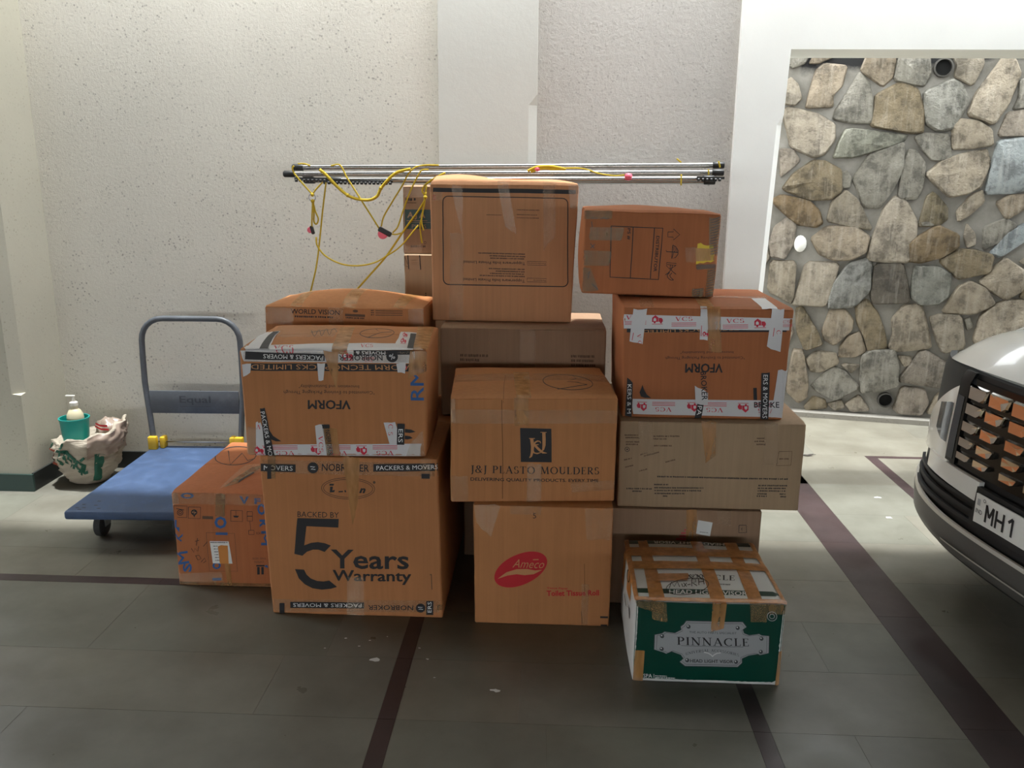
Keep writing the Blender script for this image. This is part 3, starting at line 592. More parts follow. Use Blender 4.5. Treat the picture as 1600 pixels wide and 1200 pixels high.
# ================================================================ CARTONS
class Carton:
    def __init__(s, W, D, H, loc, rz, mat, label, name='cardboard_box', tilt=0, bulge=(.004, .005, .006), shear=0, taper=0, zl=0, r=.007, amp=.003, seed=1, flaps=True, cat='box', group='cardboard boxes in the pile', flap_lift=None, flat=False):
        s.flat = 0 if flat else 1
        s.W, s.D, s.T = W, D, .004; s.H = H-s.T; s.r = r; s.b = bulge; s.sh, s.tp, s.zl = shear, taper, zl; s.amp = amp; s.seed = seed
        s.root = tag(empty(name, loc, math.radians(rz), 0, math.radians(tilt)), label, cat, group)
        s.mat = mat
        # body: closed rounded box
        def axis(a, b):
            n = max(5, int((b-a)/.022)); base = [a+r+(b-a-2*r)*i/n for i in range(n+1)]
            return [a, a+r*.35, a+r*.7]+base+[b-r*.7, b-r*.35, b]
        xs, ys, zs = axis(-W/2, W/2), axis(-D/2, D/2), axis(0, s.H); V = []; F = []
        def grid(A, B, fn):
            n0 = len(V); m = len(B)
            for a in A:
                for b in B: V.append(s.S(Vector(fn(a, b)), 0, False))
            for i in range(len(A)-1):
                for j in range(m-1): F.append((n0+i*m+j, n0+i*m+j+1, n0+(i+1)*m+j+1, n0+(i+1)*m+j))
        grid(zs, xs, lambda z, x: (x, -D/2, z)); grid(xs, zs, lambda x, z: (x, D/2, z))
        grid(ys, zs, lambda y, z: (-W/2, y, z)); grid(zs, ys, lambda z, y: (W/2, y, z))
        grid(xs, ys, lambda x, y: (x, y, 0)); grid(ys, xs, lambda y, x: (x, y, s.H))
        bm = bmesh.new(); vs = [bm.verts.new(v) for v in V]
        for f in F: bm.faces.new([vs[i] for i in f])
        bmesh.ops.remove_doubles(bm, verts=bm.verts, dist=.00005); bmesh.ops.recalc_face_normals(bm, faces=bm.faces)
        me = bpy.data.meshes.new('carton_body'); bm.to_mesh(me); bm.free(); me.materials.append(M[mat])
        me.polygons.foreach_set('use_smooth', [True]*len(me.polygons)); me.update()
        s.body = link_mesh('carton_body', me, s.root)
        if flaps:
            s.flap(-.002, D/2-.0018, flap_lift); s.flap(D/2+.0018, D+.002, None)
    def S(s, c, off, top=True):
        r = s.r; W, D, H = s.W, s.D, s.H
        inn = Vector((min(max(c.x, -W/2+r), W/2-r), min(max(c.y, -D/2+r), D/2-r), min(max(c.z, r), H-r)))
        d = c-inn
        if d.length < 1e-9: d = Vector((0, -1, 0))
        d.normalize()
        return s.Df(inn+d*(r+off+(s.T*max(0, d.z) if top else 0)))
    def Df(s, p):
        W, D, H = s.W, s.D, s.H; X, Y, Z = 2*p.x/W, 2*p.y/D, 2*p.z/H-1; q = lambda t: max(0, 1-t*t); k = max(0, min(1.02, p.z/H))
        n = noise.noise_vector(Vector((p.x*4.5+s.seed*7.3, p.y*4.5, p.z*4.5)))*s.amp
        n2 = noise.noise_vector(Vector((p.x*13+s.seed*3.1, p.y*13, p.z*13)))*s.amp*.35
        return Vector((p.x*(1+s.tp*(k-.5))+s.b[0]*X*q(Y)*q(Z)+s.sh*k+n.x+n2.x, p.y+s.b[1]*Y*q(X)*q(Z)+n.y+n2.y, p.z+(s.b[2]*q(X)*q(Y)*s.flat+s.zl*X+(n.z+n2.z)*.8*s.flat)*k**4))
    def P(s, u, v, off=.0006, top=True):                     # unfolded front / top / left / right sheet, metres from the front's lower left
        W, D, H = s.W, s.D, s.H
        if v > H: c = Vector((min(max(u, 0), W)-W/2, min(-D/2+(v-H), D/2), H))
        elif u < 0: c = Vector((-W/2, min(-D/2-u, D/2), max(0, v)))
        elif u > W: c = Vector((W/2, min(-D/2+(u-W), D/2), max(0, v)))
        else: c = Vector((u-W/2, -D/2, max(0, v)))
        return s.S(c, off, top)
    def flap(s, d0, d1, lift):
        nu, nv = 26, 12; e = .004; V = []; F = []; m = nu+1
        for layer in (1, 0):
            for j in range(nv+1):
                for i in range(nu+1):
                    u = e+(s.W-2*e)*i/nu; d = d0+(d1-d0)*j/nv
                    p = s.P(u, s.H+d, .0004 if layer else .0, bool(layer))
                    if lift and d > .01: p.z += lift(i/nu, j/nv)
                    V.append(p)
        K = m*(nv+1)
        F += [(j*m+i, j*m+i+1, (j+1)*m+i+1, (j+1)*m+i) for j in range(nv) for i in range(nu)]
        rim = [i for i in range(m)]+[j*m+nu for j in range(1, nv+1)]+[nv*m+i for i in range(nu-1, -1, -1)]+[j*m for j in range(nv-1, 0, -1)]
        F += [(rim[i], K+rim[i], K+rim[(i+1) % len(rim)], rim[(i+1) % len(rim)]) for i in range(len(rim))]
        return mesh_obj('top_flap', V, F, M[s.mat], s.root, True, 40)
    def sheet(s, quad, u0=0, u1=None, v0=0, v1=None):        # quad: TL TR BR BL on the artwork sheet
        u1 = s.W if u1 is None else u1; v1 = s.H if v1 is None else v1
        h = homog(quad, [(u0, v1), (u1, v1), (u1, v0), (u0, v0)])
        return lambda x, y, off=.0006: s.P(*h(x, y), off)
    def top(s, quad): return s.sheet(quad, 0, s.W, s.H+.001, s.H+s.D)      # quad: back-left, back-right, front-right, front-left
    def tape(s, mat, fn, q, off=.0012, n=None, name='packing_tape', torn=True):
        (a, b, c, d) = q; L1 = math.dist(a, b); L2 = math.dist(a, d)
        pa = [fn(*p, 0) for p in q]; w = max((pa[1]-pa[0]).length, (pa[2]-pa[3]).length); h = max((pa[3]-pa[0]).length, (pa[2]-pa[1]).length)
        n = n or (max(2, min(40, int(w/.014))), max(2, min(40, int(h/.014))))
        r = random.Random(int(a[0]*3+a[1])); V = []; F = []
        for j in range(n[1]+1):
            for i in range(n[0]+1):
                u, v = i/n[0], j/n[1]
                if torn and h > w and j in (0, n[1]): v += r.uniform(-.2, .2)*w/h*.35
                if torn and w >= h and i in (0, n[0]): u += r.uniform(-.2, .2)*h/w*.35
                x, y = ((a[k]*(1-u)+b[k]*u)*(1-v)+(d[k]*(1-u)+c[k]*u)*v for k in (0, 1))
                V.append(fn(x, y, off+.0007*max(0, noise.noise((x*.03+a[0], y*.03, off*900)))))
        m = n[0]+1; F = [(j*m+i, (j+1)*m+i, (j+1)*m+i+1, j*m+i+1) for j in range(n[1]) for i in range(n[0])]
        return mesh_obj(name, V, F, M[mat], s.root, True)
R4 = lambda x0, y0, x1, y1: [(x0, y0), (x1, y0), (x1, y1), (x0, y1)]

# ================================================================ THE BOXES
# --- tall warranty carton, lower left
c = Carton(.666, .93, .652, (-.715, 2.895+.465, .0004), 0, 'card_b', 'large brown box printed with a huge black 5 and years warranty, on the floor', flat=True, seed=1, shear=-.012)
f = c.sheet([(65, 100), (1215, 100), (1258, 1140), (155, 1112)]); a = Art(f)
a.poly('ink', [(312, 497), (577, 497), (575, 553), (372, 548), (357, 672), (400, 655), (445, 649), (490, 655), (530, 670), (490, 712), (450, 698), (415, 698), (375, 712), (347, 738), (295, 727)])
a.poly('ink', [(297, 825), (356, 828), (372, 860), (400, 885), (440, 900), (480, 903), (518, 897), (568, 938), (530, 950), (470, 957), (410, 948), (360, 922), (322, 885)])
a.txt('ink', 'BACKED BY', 445, 472, 266, 36); a.txt('ink', 'Years', 782, 757, 507, 124, 0, .018); a.txt('ink', 'Warranty', 795, 874, 510, 94, 0, .024)
a.ell('ink_soft', 638, 300, 170, 68, 0, 40, 4); a.ell('ink_soft', 638, 300, 157, 57, 0, 40, 4); a.ell('ink_soft', 805, 257, 9, 9, 0, 10)
a.poly('ink', [(520, 272), (548, 272), (543, 284), (517, 284)]); a.poly('ink', [(522, 290), (540, 290), (536, 315), (552, 310), (548, 325), (520, 328)])
a.line('ink', [(575, 322), (603, 320)], 8); a.line('ink', [(615, 312), (620, 324)], 9); a.txt('ink', 'n', 727, 312, 42, 32, 0, .05, .3)
a.greek('ink_soft', 1172, 850, 1190, 9); a.line('ink_soft', [(1182, 850), (1186, 950)], 5)
a.flush('printed_lettering', c.root)
t = c.tape('tape_clear', f, R4(70, 128, 1220, 212)); b = Art(f)
b.ell('ink', 412, 172, 35, 35); b.line('white_ink', [(395, 165), (425, 165), (400, 182), (428, 182)], 4); b.txt('ink', 'NOBROKER', 620, 167, 302, 46, 0, .008)
b.quad('ink', [(800, 140), (1222, 126), (1222, 176), (800, 188)], (12, 2)); b.txt('white_ink', 'PACKERS & MOVERS', 1020, 157, 400, 28, 2, .003)
b.rect('ink', 78, 153, 300, 202); b.txt('white_ink', 'MOVERS', 190, 178, 185, 30, 0, .004); b.flush('tape_print', t, .0019)
t = c.tape('tape_clear', f, R4(150, 1022, 1240, 1100)); b = Art(f)
b.rect('ink', 267, 1037, 742, 1077, (12, 2)); b.txt('white_ink', 'PACKERS & MOVERS', 505, 1057, 440, 24, 180, .003); b.txt('ink', 'NOBROKER', 916, 1071, 296, 32, 180, .01)
b.ell('ink', 1112, 1072, 31, 30); b.line('white_ink', [(1095, 1066), (1125, 1066), (1100, 1080), (1128, 1080)], 4); b.rect('ink', 1150, 1025, 1197, 1117); b.txt('white_ink', 'ERS', 1172, 1065, 70, 26, 90); b.flush('tape_print', t, .0019)
for q, m in (([(600, 100), (710, 100), (700, 380), (668, 545)], 'tape_tan'), (R4(632, 870, 742, 1128), 'tape_gloss'), (R4(122, 100, 172, 248), 'tape_olive'), (R4(1108, 100, 1172, 230), 'tape_clear'), (R4(1222, 1048, 1258, 1085), 'tape_olive')):
    c.tape(m, f, q, .0026)
b = Art(f); b.rect('ink', 120, 160, 145, 248, (2, 3)); b.rect('ink', 1115, 195, 1168, 226); b.rect('ink', 198, 1045, 230, 1115, (2, 3)); b.flush('tape_print', c.root, .003)

# --- upside-down printed carton on top of it, wrapped in red-and-white tape
c = Carton(.668, .50, .402, (-.775, 2.885+.25, .6542), 2.5, 'card_b', 'brown box with white and black printed tape, standing on the years warranty box', seed=2, amp=.005, bulge=(.006, .004, .012), r=.010, taper=.02)
f = c.sheet([(40, 407), (1290, 407), (1290, 1131), (90, 1118)]); a = Art(f)
a.rect('ink', 118, 497, 1285, 548, (24, 2)); a.txt('cardline', 'VFORM TECNOPACKS LIMITED', 655, 521, 1070, 34, 180)
a.txt('ink', '"Committed to Evolving Packaging Through', 635, 690, 600, 30, 180); a.txt('ink', 'Innovation and Sustainability"', 635, 650, 395, 28, 180); a.txt('ink', 'VFORM', 638, 775, 280, 62, 180, .03)
a.poly('ink', [(195, 930), (215, 900), (232, 940), (262, 985), (315, 1022), (280, 1022), (238, 1005), (205, 970)]); a.poly('ink', [(1140, 940), (1180, 945), (1212, 960), (1175, 968), (1140, 965)]); a.poly('ink', [(1140, 985), (1175, 990), (1195, 1003), (1160, 1012), (1140, 1010)])
a.txt('blue', 'RM', 1222, 640, 210, 92, 90, .012); a.flush('printed_lettering', c.root)
t = c.tape('tape_white', f, [(48, 412), (1250, 412), (1190, 492), (70, 484)], .0014); b = Art(f)
b.vcs(900, 470, 36, 180, False); b.lorry(760, 440, 60); b.lorry(1130, 520, 40, -1); b.flush('tape_print', t, .0024)
t = c.tape('tape_clear', f, R4(70, 418, 1190, 486), .0022); b = Art(f)
b.quad('ink', [(85, 418), (610, 432), (610, 478), (80, 470)], (14, 2)); b.txt('white_ink', 'PACKERS & MOVERS', 400, 452, 400, 30, 178, .003)
b.txt('ink', 'NOBROKER', 850, 456, 290, 36, 180, .012); b.ell('ink', 1060, 447, 40, 38); b.txt('white_ink', '%', 1060, 447, 36, 34, 200); b.quad('ink', [(800, 408), (1195, 408), (1190, 432), (800, 442)], (10, 1)); b.txt('white_ink', 'MOVERS &', 915, 424, 200, 18, 180); b.flush('tape_print', t, .0032)
for q in ([(62, 505), (120, 500), (115, 560), (70, 592)], [(560, 495), (612, 495), (600, 612), (570, 615)], [(1085, 495), (1150, 490), (1140, 558), (1090, 556)]): c.tape('tape_white', f, q, .0026)
t = c.tape('tape_white', f, [(145, 1045), (1252, 1040), (1252, 1128), (150, 1122)], .0014); b = Art(f)
for x in (340, 700, 1010): b.vcs(x, 1086, 74, 180)
b.flush('tape_print', t, .0022)
t = c.tape('tape_white', f, [(148, 895), (180, 900), (275, 1128), (150, 1124)], .0022); b = Art(f); b.txt('crimson', 'V', 165, 925, 28, 30, 180, serif=True); b.lorry(170, 1080, 50); b.flush('tape_print', t, .003)
t = c.tape('ink', f, [(178, 800), (210, 800), (272, 1126), (212, 1126)], .0030, name='black_tape'); b = Art(f); b.txt('white_ink', 'PACKERS & MO', 220, 970, 300, 28, -80); b.flush('tape_print', t, .0037)
t = c.tape('tape_white', f, [(546, 915), (600, 905), (612, 1124), (552, 1124)], .0022); b = Art(f); b.txt('crimson', 'VCS', 578, 1040, 110, 30, -90, serif=True); b.flush('tape_print', t, .003)
c.tape('ink', f, [(590, 908), (640, 908), (645, 935), (594, 935)], .0030, name='black_tape')
t = c.tape('tape_olive', f, [(594, 930), (645, 930), (672, 1124), (618, 1124)], .0030); b = Art(f); b.txt('ink', 'NOBROKER', 635, 1030, 170, 30, -84); b.flush('tape_print', t, .0037)
c.tape('tape_tan', f, [(640, 930), (690, 935), (712, 1124), (665, 1124)], .0036)
t = c.tape('tape_white', f, [(1000, 900), (1075, 895), (1120, 1042), (1040, 1042)], .0022); b = Art(f); b.txt('crimson', 'C S', 1045, 945, 75, 30, -90, serif=True); b.flush('tape_print', t, .003)
t = c.tape('ink', f, R4(1088, 905, 1138, 1046), .003, name='black_tape'); b = Art(f); b.txt('white_ink', 'ERS', 1112, 985, 90, 30, -90); b.flush('tape_print', t, .0037)
c.tape('tape_gloss', f, [(1180, 1040), (1260, 950), (1280, 1128), (1150, 1128)], .004)
c.tape('tape_gloss', f, [(95, 920), (150, 930), (150, 1118), (90, 1110)], .003)
c.tape('tape_tan', f, [(600, 415), (700, 415), (698, 560), (680, 665)], .0042)
c.tape('tape_tan', f, [(1180, 415), (1290, 415), (1290, 545), (1160, 590)], .0042)
g = c.top([(215, 238), (1365, 228), (1290, 402), (20, 388)]); a = Art(g)
a.line('marker', [(450, 285), (475, 325), (500, 280), (520, 325), (545, 275), (570, 320), (590, 270), (618, 300)], 4, smooth=3); a.line('marker', [(450, 300), (620, 275)], 4)
a.ell('marker', 900, 302, 125, 33, 3, 36, 4); a.line('marker', [(880, 268), (925, 300), (830, 335)], 4); a.line('marker', [(925, 300), (1005, 290)], 4); a.flush('marker_writing', c.root)
t = c.tape('tape_white', g, [(60, 372), (1240, 366), (1260, 400), (48, 392)], .0014); b = Art(g); b.txt('crimson', 'VCS', 290, 386, 130, 22, 0, serif=True); b.txt('crimson', 'VCS', 840, 382, 90, 16, 0, serif=True); b.flush('tape_print', t, .0022)
c.tape('tape_white', g, [(150, 290), (250, 285), (200, 388), (60, 388)], .0018); c.tape('ink', g, [(205, 288), (245, 288), (190, 388), (140, 388)], .0025, name='black_tape')
t = c.tape('tape_white', g, [(1075, 290), (1225, 292), (1190, 392), (1040, 385)], .0018); b = Art(g); b.lorry(1110, 310, 30); b.lorry(1105, 350, 36); b.flush('tape_print', t, .0026)
c.tape('ink', g, [(1150, 300), (1195, 300), (1190, 395), (1140, 395)], .0025, name='black_tape')
c.tape('tape_tan', g, [(640, 265), (735, 265), (705, 400), (600, 400)], .003); c.tape('tape_clear', g, [(230, 245), (660, 250), (600, 330), (200, 330)], .001)
c.tape('tape_tan', g, [(1200, 240), (1330, 240), (1285, 400), (1185, 400)], .003)

# --- carton with domed lid behind
c = Carton(.682, .36, .468, (-.859, 3.46+.18, .6535), 0, 'card_b', 'brown box with a bulging taped lid, behind the box with white and black tape', seed=3, bulge=(.004, .004, .05), amp=.004)
f = c.sheet([(205, 125), (1290, 110), (1290, 228), (215, 240)], 0, .682, .388, None); a = Art(f)
a.txt('ink', 'WORLD VISION', 548, 151, 330, 32, 0, .015); a.greek('ink', 410, 178, 670, 14); a.rect('ink_soft', 750, 155, 885, 172); a.ell('ink_soft', 820, 135, 18, 9); a.greek('ink', 755, 176, 880, 12)
for y in (124, 138, 152): a.greek('ink', 925, y, 948, 9); a.rect('ink_soft', 955, y+2, 1140, y+7, (6, 1))
a.flush('printed_lettering', c.root)
c.tape('tape_gloss', f, R4(210, 130, 400, 238), .0015); c.tape('tape_clear', f, R4(640, 120, 740, 235), .0015); c.tape('tape_gloss', f, R4(1180, 115, 1285, 225), .0015)
for u0, w in ((.11, .05), (.33, .06), (.55, .05)):
    h = lambda x, y, off=.0006, c=c: c.P(x, y, off)
    c.tape('tape_tan', h, [(u0, c.H+.001), (u0+w, c.H+.001), (u0+w+.03, c.H+.34), (u0+.03, c.H+.34)], .0015, (4, 14))

# --- small orange carton at the left on the floor
c = Carton(.388, .66, .415, (-1.312, 3.10+.33, .0004), 0, 'card_c', 'reddish brown box with blue lettering and a paper label, beside the blue trolley', seed=4, amp=.003, taper=-.01)
f = c.sheet([(65, 440), (757, 425), (789, 1145), (140, 1112)]); a = Art(f)
a.txt('blue', 'O', 178, 462, 95, 44, 0, .04); a.txt('blue', 'V', 590, 478, 70, 60, 0, .04); a.txt('blue', 'F', 692, 482, 50, 46, 0, .04); a.txt('blue', 'O', 722, 545, 66, 92, 0, .04); a.txt('blue', 'R', 735, 655, 60, 62, -90, .04); a.txt('blue', 'M', 740, 770, 110, 50, -90, .015)
a.txt('blue', 'O', 418, 655, 88, 92, 0, .04); a.rect('blue', 385, 728, 470, 748); a.txt('blue', 'F', 105, 690, 90, 50, 90, .04); a.txt('blue', 'K', 125, 770, 60, 50, 80, .03); a.txt('blue', 'M', 160, 920, 90, 75, 100, .015); a.txt('blue', 'S', 192, 990, 60, 60, 90, .03); a.txt('blue', 'O', 395, 975, 60, 55, 0, .04); a.rect('blue', 365, 1065, 425, 1085); a.txt('blue', 'V', 760, 985, 50, 50, -90, .04)
for x0, x1, y0, y1 in ((88, 180, 540, 626), (190, 274, 545, 630), (492, 578, 560, 643), (622, 662, 710, 742), (612, 652, 566, 600), (612, 652, 602, 638)): a.line('ink', [(x0, y0), (x1, y0), (x1, y1), (x0, y1)], 4, True)
a.ell('ink', 133, 590, 20, 20, 0, 14, 5); a.ell('ink', 133, 590, 9, 9, 0, 14, 5); a.line('ink', [(105, 560), (160, 570)], 5); a.ell('ink', 230, 585, 22, 22, 0, 14); a.poly('ink', [(218, 595), (242, 595), (232, 622)]); a.txt('cardline', '%', 230, 585, 24, 24, 40)
a.poly('ink', [(508, 600), (552, 600), (542, 614), (518, 614)]); a.line('ink', [(530, 562), (530, 600)], 3); a.rect('ink_soft', 288, 610, 365, 632); a.line('ink', [(632, 640), (638, 710)], 3)
for x in (690, 720): a.rect('ink', x-9, 990, x+9, 1046, (2, 3))
a.rect('ink', 675, 975, 735, 986); a.txt('ink_soft', 'OPEN', 696, 952, 66, 14, 180); a.txt('ink_soft', 'THIS SIDE', 698, 926, 100, 14, 180); a.txt('ink', 'QUICK', 705, 730, 60, 20, 180)
a.line('ink_soft', [(318, 732), (520, 735), (540, 1020), (345, 1015)], 3, True)
for pts in ([(240, 800), (270, 790)], [(258, 775), (250, 830)], [(215, 850), (235, 880), (240, 850), (262, 872), (268, 835)], [(245, 905), (270, 900), (285, 925), (262, 935), (248, 905)], [(285, 950), (310, 920), (318, 945), (300, 955)], [(300, 835), (328, 800)]): a.line('marker', pts, 4)
a.flush('printed_lettering', c.root)
t = c.tape('paper', f, [(345, 795), (478, 795), (506, 962), (368, 958)], .0013, name='paper_label', torn=False); b = Art(f)
b.greek('ink', 350, 800, 474, 9)
for i in range(6): b.greek('ink', 372+i*3, 828+i*21, 402+i*3, 8); b.greek('ink_soft', 440+i*3, 828+i*21, 465+i*3, 7)
b.flush('label_print', t, .0019); c.tape('tape_brown', f, [(402, 830), (472, 822), (480, 960), (418, 960)], .0026)
for q, m in (([(70, 440), (750, 430), (752, 515), (78, 525)], 'tape_clear'), (R4(380, 440, 450, 610), 'tape_olive'), ([(450, 960), (490, 960), (500, 1120), (470, 1120)], 'tape_tan'), ([(140, 1030), (430, 1020), (440, 1090), (142, 1105)], 'tape_gloss'), ([(60, 450), (110, 445), (125, 520), (75, 540)], 'tape_gloss'), ([(142, 1085), (786, 1115), (788, 1143), (142, 1110)], 'tape_olive')): c.tape(m, f, q, .002)
g = c.top([(530, 70), (900, 62), (757, 425), (65, 440)]); a = Art(g)
a.ell('marker', 545, 150, 110, 55, 8, 30, 5); a.line('marker', [(510, 115), (512, 205), (580, 130), (610, 175), (650, 160)], 5); a.flush('marker_writing', c.root)
c.tape('tape_clear', g, [(600, 200), (720, 190), (700, 235), (420, 400)], .001); c.tape('tape_olive', g, [(640, 215), (712, 200), (560, 345), (450, 390)], .0015)
b = Art(g); b.line('ink', [(560, 335), (655, 255)], 10); b.flush('tape_print', c.root, .0025)

# --- tissue roll carton, bottom centre
c = Carton(.514, .44, .487, (.0015, 2.868+.22, .0004), 0, 'card_f', 'brown box printed with a red oval leaf logo, on the floor in the middle', flat=True, seed=5, amp=.003, shear=-.004)
f = c.sheet([(305, 48), (1380, 45), (1358, 978), (305, 980)]); a = Art(f)
a.ell('red', 668, 540, 222, 118, 27, 44); a.flush('printed_lettering', c.root, .0006)
a.put('cardline', [(490, 620), (560, 565), (640, 537), (720, 532), (780, 542), (835, 536), (770, 572), (700, 582), (640, 577), (570, 590)], [(0, 1, 9), (1, 2, 8, 9), (2, 3, 7, 8), (3, 4, 6, 7), (4, 5, 6)])
a.txt('cardline', 'Ameco', 728, 492, 244, 66, 0, -.005, .45); a.line('cardline', [(765, 458), (808, 456)], 7)
a.txt('red', 'Tissue Paper', 952, 682, 165, 17, 0, .02); a.txt('red', 'Toilet Tissue Roll', 1072, 716, 410, 44, 2, .03); a.txt('marker', '5', 778, 118, 26, 42)
a.rect('ink', 1290, 895, 1350, 910, (3, 1)); a.rect('ink', 1295, 960, 1345, 974, (3, 1)); a.flush('printed_lettering', c.root, .0008)
for q, m in (([(315, 52), (515, 50), (440, 300), (330, 190)], 'tape_gloss'), ([(1165, 50), (1378, 50), (1370, 290), (1180, 290)], 'tape_clear'), (R4(590, 48, 830, 110), 'tape_clear'), ([(1140, 640), (1200, 640), (1190, 975), (1140, 975)], 'tape_clear')): c.tape(m, f, q, .0016)
a.line('carddark', [(1140, 860), (1148, 975)], 6); a.line('carddark', [(1160, 480), (1165, 700)], 4); a.flush('crease', c.root)

# --- moulding company carton on it
c = Carton(.606, .50, .402, (-.058, 2.895+.25, .4885), 4.4, 'card_f', 'brown box with a black square monogram, on the box with the red oval logo', seed=6, amp=.004, bulge=(.007, .005, .010), r=.009)
f = c.sheet([(85, 515), (1122, 487), (1107, 1140), (75, 1150)]); a = Art(f)
a.rect('ink', 505, 682, 697, 890, (6, 6)); K = lambda x, y: (505+(x-440)*.2655, 682+(y-240)*.2680)
a.line('cardline', [K(705, 470), K(715, 560), K(725, 650), K(715, 780), K(685, 880), K(645, 915)], [20, 20, 19, 17, 12, 5], smooth=0); a.line('cardline', [K(645, 470), K(780, 470)], 4)
a.line('cardline', [K(985, 325), K(988, 480), K(985, 620), K(965, 720), K(940, 750)], [20, 20, 19, 12, 5]); a.line('cardline', [K(905, 325), K(1050, 325)], 4)
a.line('cardline', [K(910, 575), K(895, 535), K(840, 525), K(780, 560), K(765, 610), K(810, 660), K(880, 730), K(960, 790), K(1050, 800)], [4, 6, 8, 10, 12, 15, 15, 12, 3]); a.line('cardline', [K(865, 605), K(800, 615), K(740, 650), K(720, 720), K(760, 800), K(830, 815), K(920, 785)], [4, 8, 10, 10, 8, 8, 4])
a.txt('ink', 'J&J PLASTO MOULDERS', 601, 946, 803, 58, 0, serif=True); a.txt('ink', 'DELIVERING QUALITY PRODUCTS. EVERY TIME', 598, 1005, 805, 24, 0, .02); a.line('carddark', [(393, 517), (393, 700), (392, 900), (393, 1148)], 5)
a.flush('printed_lettering', c.root)
for q, m in (([(85, 580), (1120, 560), (1118, 640), (85, 665)], 'tape_clear'), (R4(470, 505, 560, 665), 'tape_tan'), (R4(545, 900, 632, 1146), 'tape_gloss'), ([(80, 985), (180, 985), (180, 1140), (78, 1146)], 'tape_clear'), ([(820, 1010), (1105, 1000), (1105, 1060), (820, 1080)], 'tape_clear'), ([(80, 520), (112, 518), (112, 660), (80, 660)], 'tape_gloss')): c.tape(m, f, q, .0018)
g = c.top([(70, 325), (1003, 285), (1120, 487), (90, 512)]); a = Art(g)
a.ell('marker', 785, 412, 162, 44, -2, 40, 4); a.line('marker', [(812, 370), (835, 388), (775, 412), (845, 412), (910, 422), (720, 455)], 4); a.line('carddark', [(385, 380), (392, 512)], 3); a.flush('marker_writing', c.root)
c.tape('tape_tan', g, [(430, 360), (530, 355), (560, 500), (470, 505)], .0015); c.tape('tape_clear', g, [(72, 380), (1050, 350), (1075, 395), (80, 425)], .0015)

# --- grey-brown carton behind it
c = Carton(.60, .45, .655, (-.355+.30, 3.455+.225, .0004), 0, 'card_d', 'grey-brown box in the dark gap between the years warranty box and the red logo box', seed=17, flat=True, amp=.003)
c = Carton(.70, .45, .388, (-.10, 3.455+.225, .656), 0, 'card_d', 'grey-brown box behind the monogram box, under the box with the rounded black frame', flat=True, seed=7, amp=.004)
f = c.sheet([(30, 88), (1020, 90), (1000, 290), (40, 300)], 0, .70, .145, None); a = Art(f)
for y in (188, 205): a.greek('ink_soft', 158, y, 330-(y-188)*3, 12)
a.greek('ink_soft', 158, 245, 295, 10)
for y in (182, 198, 214): a.greek('ink_soft', 815, y, 950, 11)
a.line('ink_soft', [(870, 278), (872, 258), (930, 258)], 4); a.flush('printed_lettering', c.root)
c.tape('tape_clear', f, R4(520, 95, 610, 290), .0014)

# --- big carton with rounded black frame, top of the pile
c = Carton(.618, .39, .588, (-.198, 3.60+.195, 1.0455), 0, 'card_a', 'large brown box printed with a black rounded frame, topmost in the middle of the pile', seed=8, amp=.003, taper=.035, bulge=(.003, .005, .022), shear=.006,
           flap_lift=lambda u, v: .030*max(0, 1-u/.42)*v+.006*math.sin(u*9)*v)
f = c.sheet([(40, 85), (1235, 62), (1180, 1160), (78, 1172)]); a = Art(f)
a.quad('ink', [(45, 115), (1228, 100), (1226, 136), (47, 150)], (24, 2))
def rr(x0, y0, x1, y1, r, n=5):
    P = []
    for cx, cy, a0 in ((x1-r, y0+r, -90), (x1-r, y1-r, 0), (x0+r, y1-r, 90), (x0+r, y0+r, 180)):
        P += [(cx+r*math.cos(math.radians(a0+90*i/n)), cy+r*math.sin(math.radians(a0+90*i/n))) for i in range(n+1)]
    out = []
    for p, q in zip(P, P[1:]+P[:1]):
        k = max(1, int(math.dist(p, q)/60)); out += [(p[0]+(q[0]-p[0])*i/k, p[1]+(q[1]-p[1])*i/k) for i in range(k)]
    return out
a.line('ink', [(x+(y-180)*.015, y-(x-150)*.008+4) for x, y in rr(148, 178, 1145, 886, 42)], 8, True)
for y0, y1 in ((692, 720), (828, 858)): a.txt('ink', 'Tupperware India Private Limited', 563, (y0+y1)/2, 490, 30, 180, .01)
for y0 in (690, 823): a.line('ink', [(826, y0), (980, y0), (980, y0+29), (826, y0+29)], 3, True)
a.txt('ink', 'Manufactured by', 902, 704, 146, 15, 180); a.txt('ink', 'Marketed by', 925, 838, 100, 15, 180)
for x0, y in ((435, 630), (525, 650), (530, 668), (520, 751), (575, 770), (530, 789), (450, 807)): a.greek('ink', x0, y, 808, 11)
for x0, x1, y in ((740, 920, 275), (500, 620, 322), (740, 905, 315), (740, 920, 340)): a.greek('ink_soft', x0, y, x1, 9)
a.txt('crimson', 'T1T', 84, 195, 45, 26, 90, .02); a.flush('printed_lettering', c.root)
for q, m in (([(208, 100), (300, 92), (312, 250), (306, 490)], 'tape_gloss'), ([(585, 75), (672, 72), (738, 470), (650, 420)], 'tape_gloss'), ([(948, 70), (1042, 68), (1050, 480), (955, 600)], 'tape_clear'), (R4(210, 480, 320, 1168), 'tape_clear'), ([(1150, 66), (1233, 64), (1228, 250), (1165, 255)], 'tape_gloss'), ([(60, 150), (140, 150), (140, 215), (62, 222)], 'tape_clear')): c.tape(m, f, q, .0018)
h = lambda x, y, off=.0006, c=c: c.P(x, y, off)
for u0 in (.28, .47): c.tape('tape_clear', h, [(u0, c.H+.001), (u0+.055, c.H+.001), (u0+.055, c.H+.38), (u0, c.H+.38)], .0015, (4, 14))

